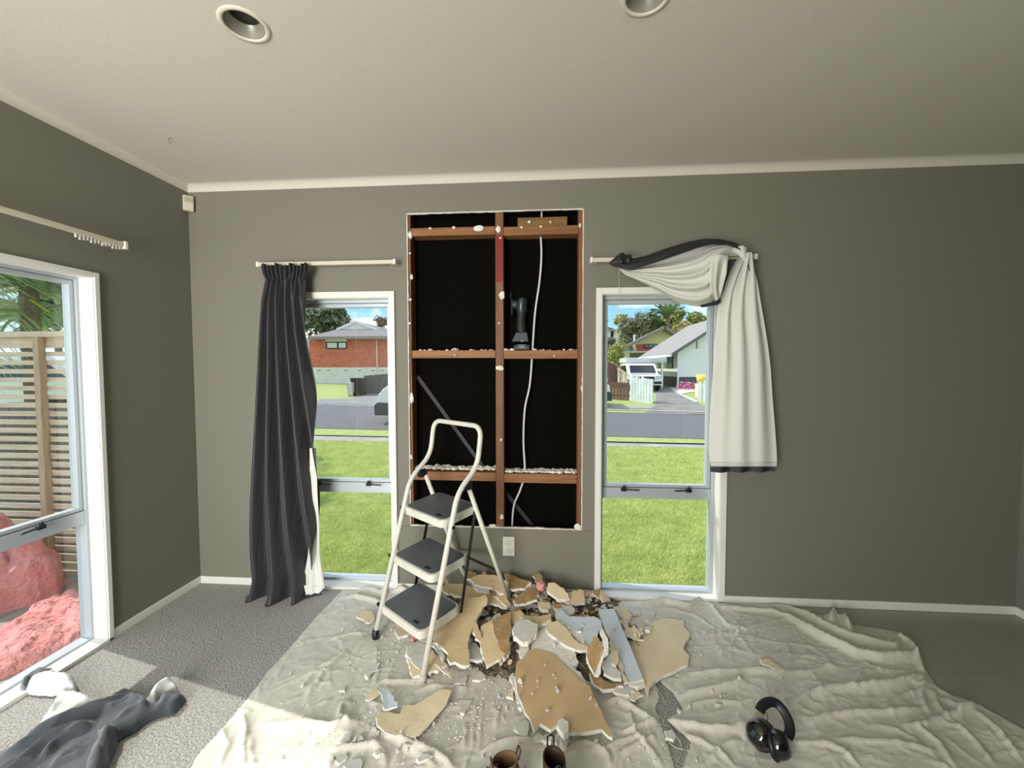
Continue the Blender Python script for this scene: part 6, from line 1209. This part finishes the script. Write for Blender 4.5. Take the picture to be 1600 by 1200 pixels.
garment('pale_lining', HOODW, [(270, 590), (330, 500), (392, 425), (420, 370), (445, 315), (480, 308), (560, 318), (600, 318), (680, 345), (760, 352), (740, 378), (640, 410), (560, 458), (430, 520), (320, 590)], [([(440, 325), (560, 330), (700, 375)], .010, .02), ([(400, 480), (410, 430), (470, 400)], .008, .012)], .022, .018, .008, hd_, 7)
garment('hood_lining', HOODW, [(1155, 350), (1230, 300), (1300, 255), (1340, 242), (1375, 258), (1395, 290), (1380, 312), (1330, 315), (1290, 320), (1240, 350), (1215, 392), (1175, 378)], [([(1200, 350), (1280, 300), (1340, 262)], .010, .02)], .04, .02, .008, hd_, 8, .012)
sc_ = thing('beanie', 'pale fleece hat with grey band crumpled on the left window sill', 'clothing', (*Hp(400, 250), 0))
garment('crown', HOODW, [(205, 262), (225, 228), (300, 205), (385, 188), (392, 155), (412, 140), (432, 150), (445, 192), (490, 182), (545, 190), (590, 215), (604, 250), (606, 290), (560, 312), (500, 305), (400, 318), (260, 312), (212, 298)], [([(230, 240), (340, 215), (460, 235), (580, 240)], .018, .016), ([(405, 160), (430, 215)], .012, .02), ([(500, 190), (530, 215)], .010, .012)], .040, .03, .0075, sc_, 9, .008)
garment('band', mat('grey_fleece', (112, 116, 118), .95, sheen=.3), [(150, 268), (180, 235), (215, 205), (300, 158), (370, 140), (425, 130), (415, 150), (392, 160), (385, 188), (300, 200), (235, 218), (205, 255), (212, 296), (165, 290)], [([(160, 270), (220, 215), (360, 160)], .014, .02)], .028, .02, .0075, sc_, 10, .012)

# ================================================================== BOOTS at the bottom edge
def boot(label, c, yaw, m, m2, s=1.):
    c = np.array(c, float); R_ = np.array(Matrix.Rotation(yaw, 3, 'Z')); t = thing('work_boot', label, 'boot', c, None)
    def V(x, y, z): return c+R_ @ (np.array((x, y, z))*s)
    def ring(x0, z0, rx, ry, tlt=0., n=20): return [V(x0+rx*math.cos(a), ry*math.sin(a), z0+tlt*rx*math.cos(a)) for a in np.linspace(0, 2*PI, n, endpoint=False)]
    def loft(rings, mt, name, cap=False):
        n = len(rings[0]); b = MB(); b.add([p for r_ in rings for p in r_], [(i*n+k, i*n+(k+1) % n, (i+1)*n+(k+1) % n, (i+1)*n+k) for i in range(len(rings)-1) for k in range(n)]+([tuple(range(n))[::-1]] if cap else [])); return b.build(name, mt, t, smooth=True)
    loft([ring(.0, .0, .150, .052), ring(0, .022, .152, .054), ring(0, .026, .150, .052)], BLACK, 'sole', True)
    loft([ring(0, .024, .146, .050), ring(-.002, .045, .146, .051), ring(-.012, .066, .130, .048, -.12), ring(-.040, .088, .098, .044, -.18), ring(-.066, .108, .066, .041, -.10), ring(-.078, .128, .054, .040), ring(-.082, .145, .052, .040), ring(-.082, .148, .048, .036), ring(-.08, .128, .046, .034), ring(-.072, .09, .05, .034)], m, 'upper')
    loft([ring(-.08, .10, .045, .033), ring(-.075, .07, .046, .033)], m2, 'lining', False)
    MB().box(V(-.02, 0, .108), (.07*s, .045*s, .008*s), R_ @ np.array(Matrix.Rotation(.55, 3, 'Y'))).build('tongue', m, t, bevel=.003)
    for k in range(4):
        x = .035-.026*k; z = .080+.016*k; MB().tube([V(x, -.03, z), V(x-.006, 0, z+.012), V(x, .03, z)], .0025*s, 6).build('lace', m2, t)
    for dx, wv in ((-.135, 0), ):
        MB().tube([V(-.132, -.012, .140), V(-.140, -.012, .170), V(-.140, 0, .178), V(-.140, .012, .170), V(-.132, .012, .140)], .0035*s, 6).build('pull_tab', m2, t)
    MB().tube([V(-.03, -.010, .142), V(-.026, -.010, .166), V(-.026, 0, .172), V(-.026, .010, .166), V(-.03, .010, .142)], .003*s, 6).build('pull_tab', m2, t)
    return t
b1 = fl(775, 1243, 0); b2 = fl(876, 1258, 0)
boot('brown suede work boot at the bottom edge, toe to the left', (b1[0]-.03, b1[1]-.035, .008), math.radians(205), BRN, BRND, .80)
boot('dark leather work boot at the bottom edge, right of the brown one', (b2[0]-.005, b2[1]-.055, .008), math.radians(-78), BRND, BLACK, .86)
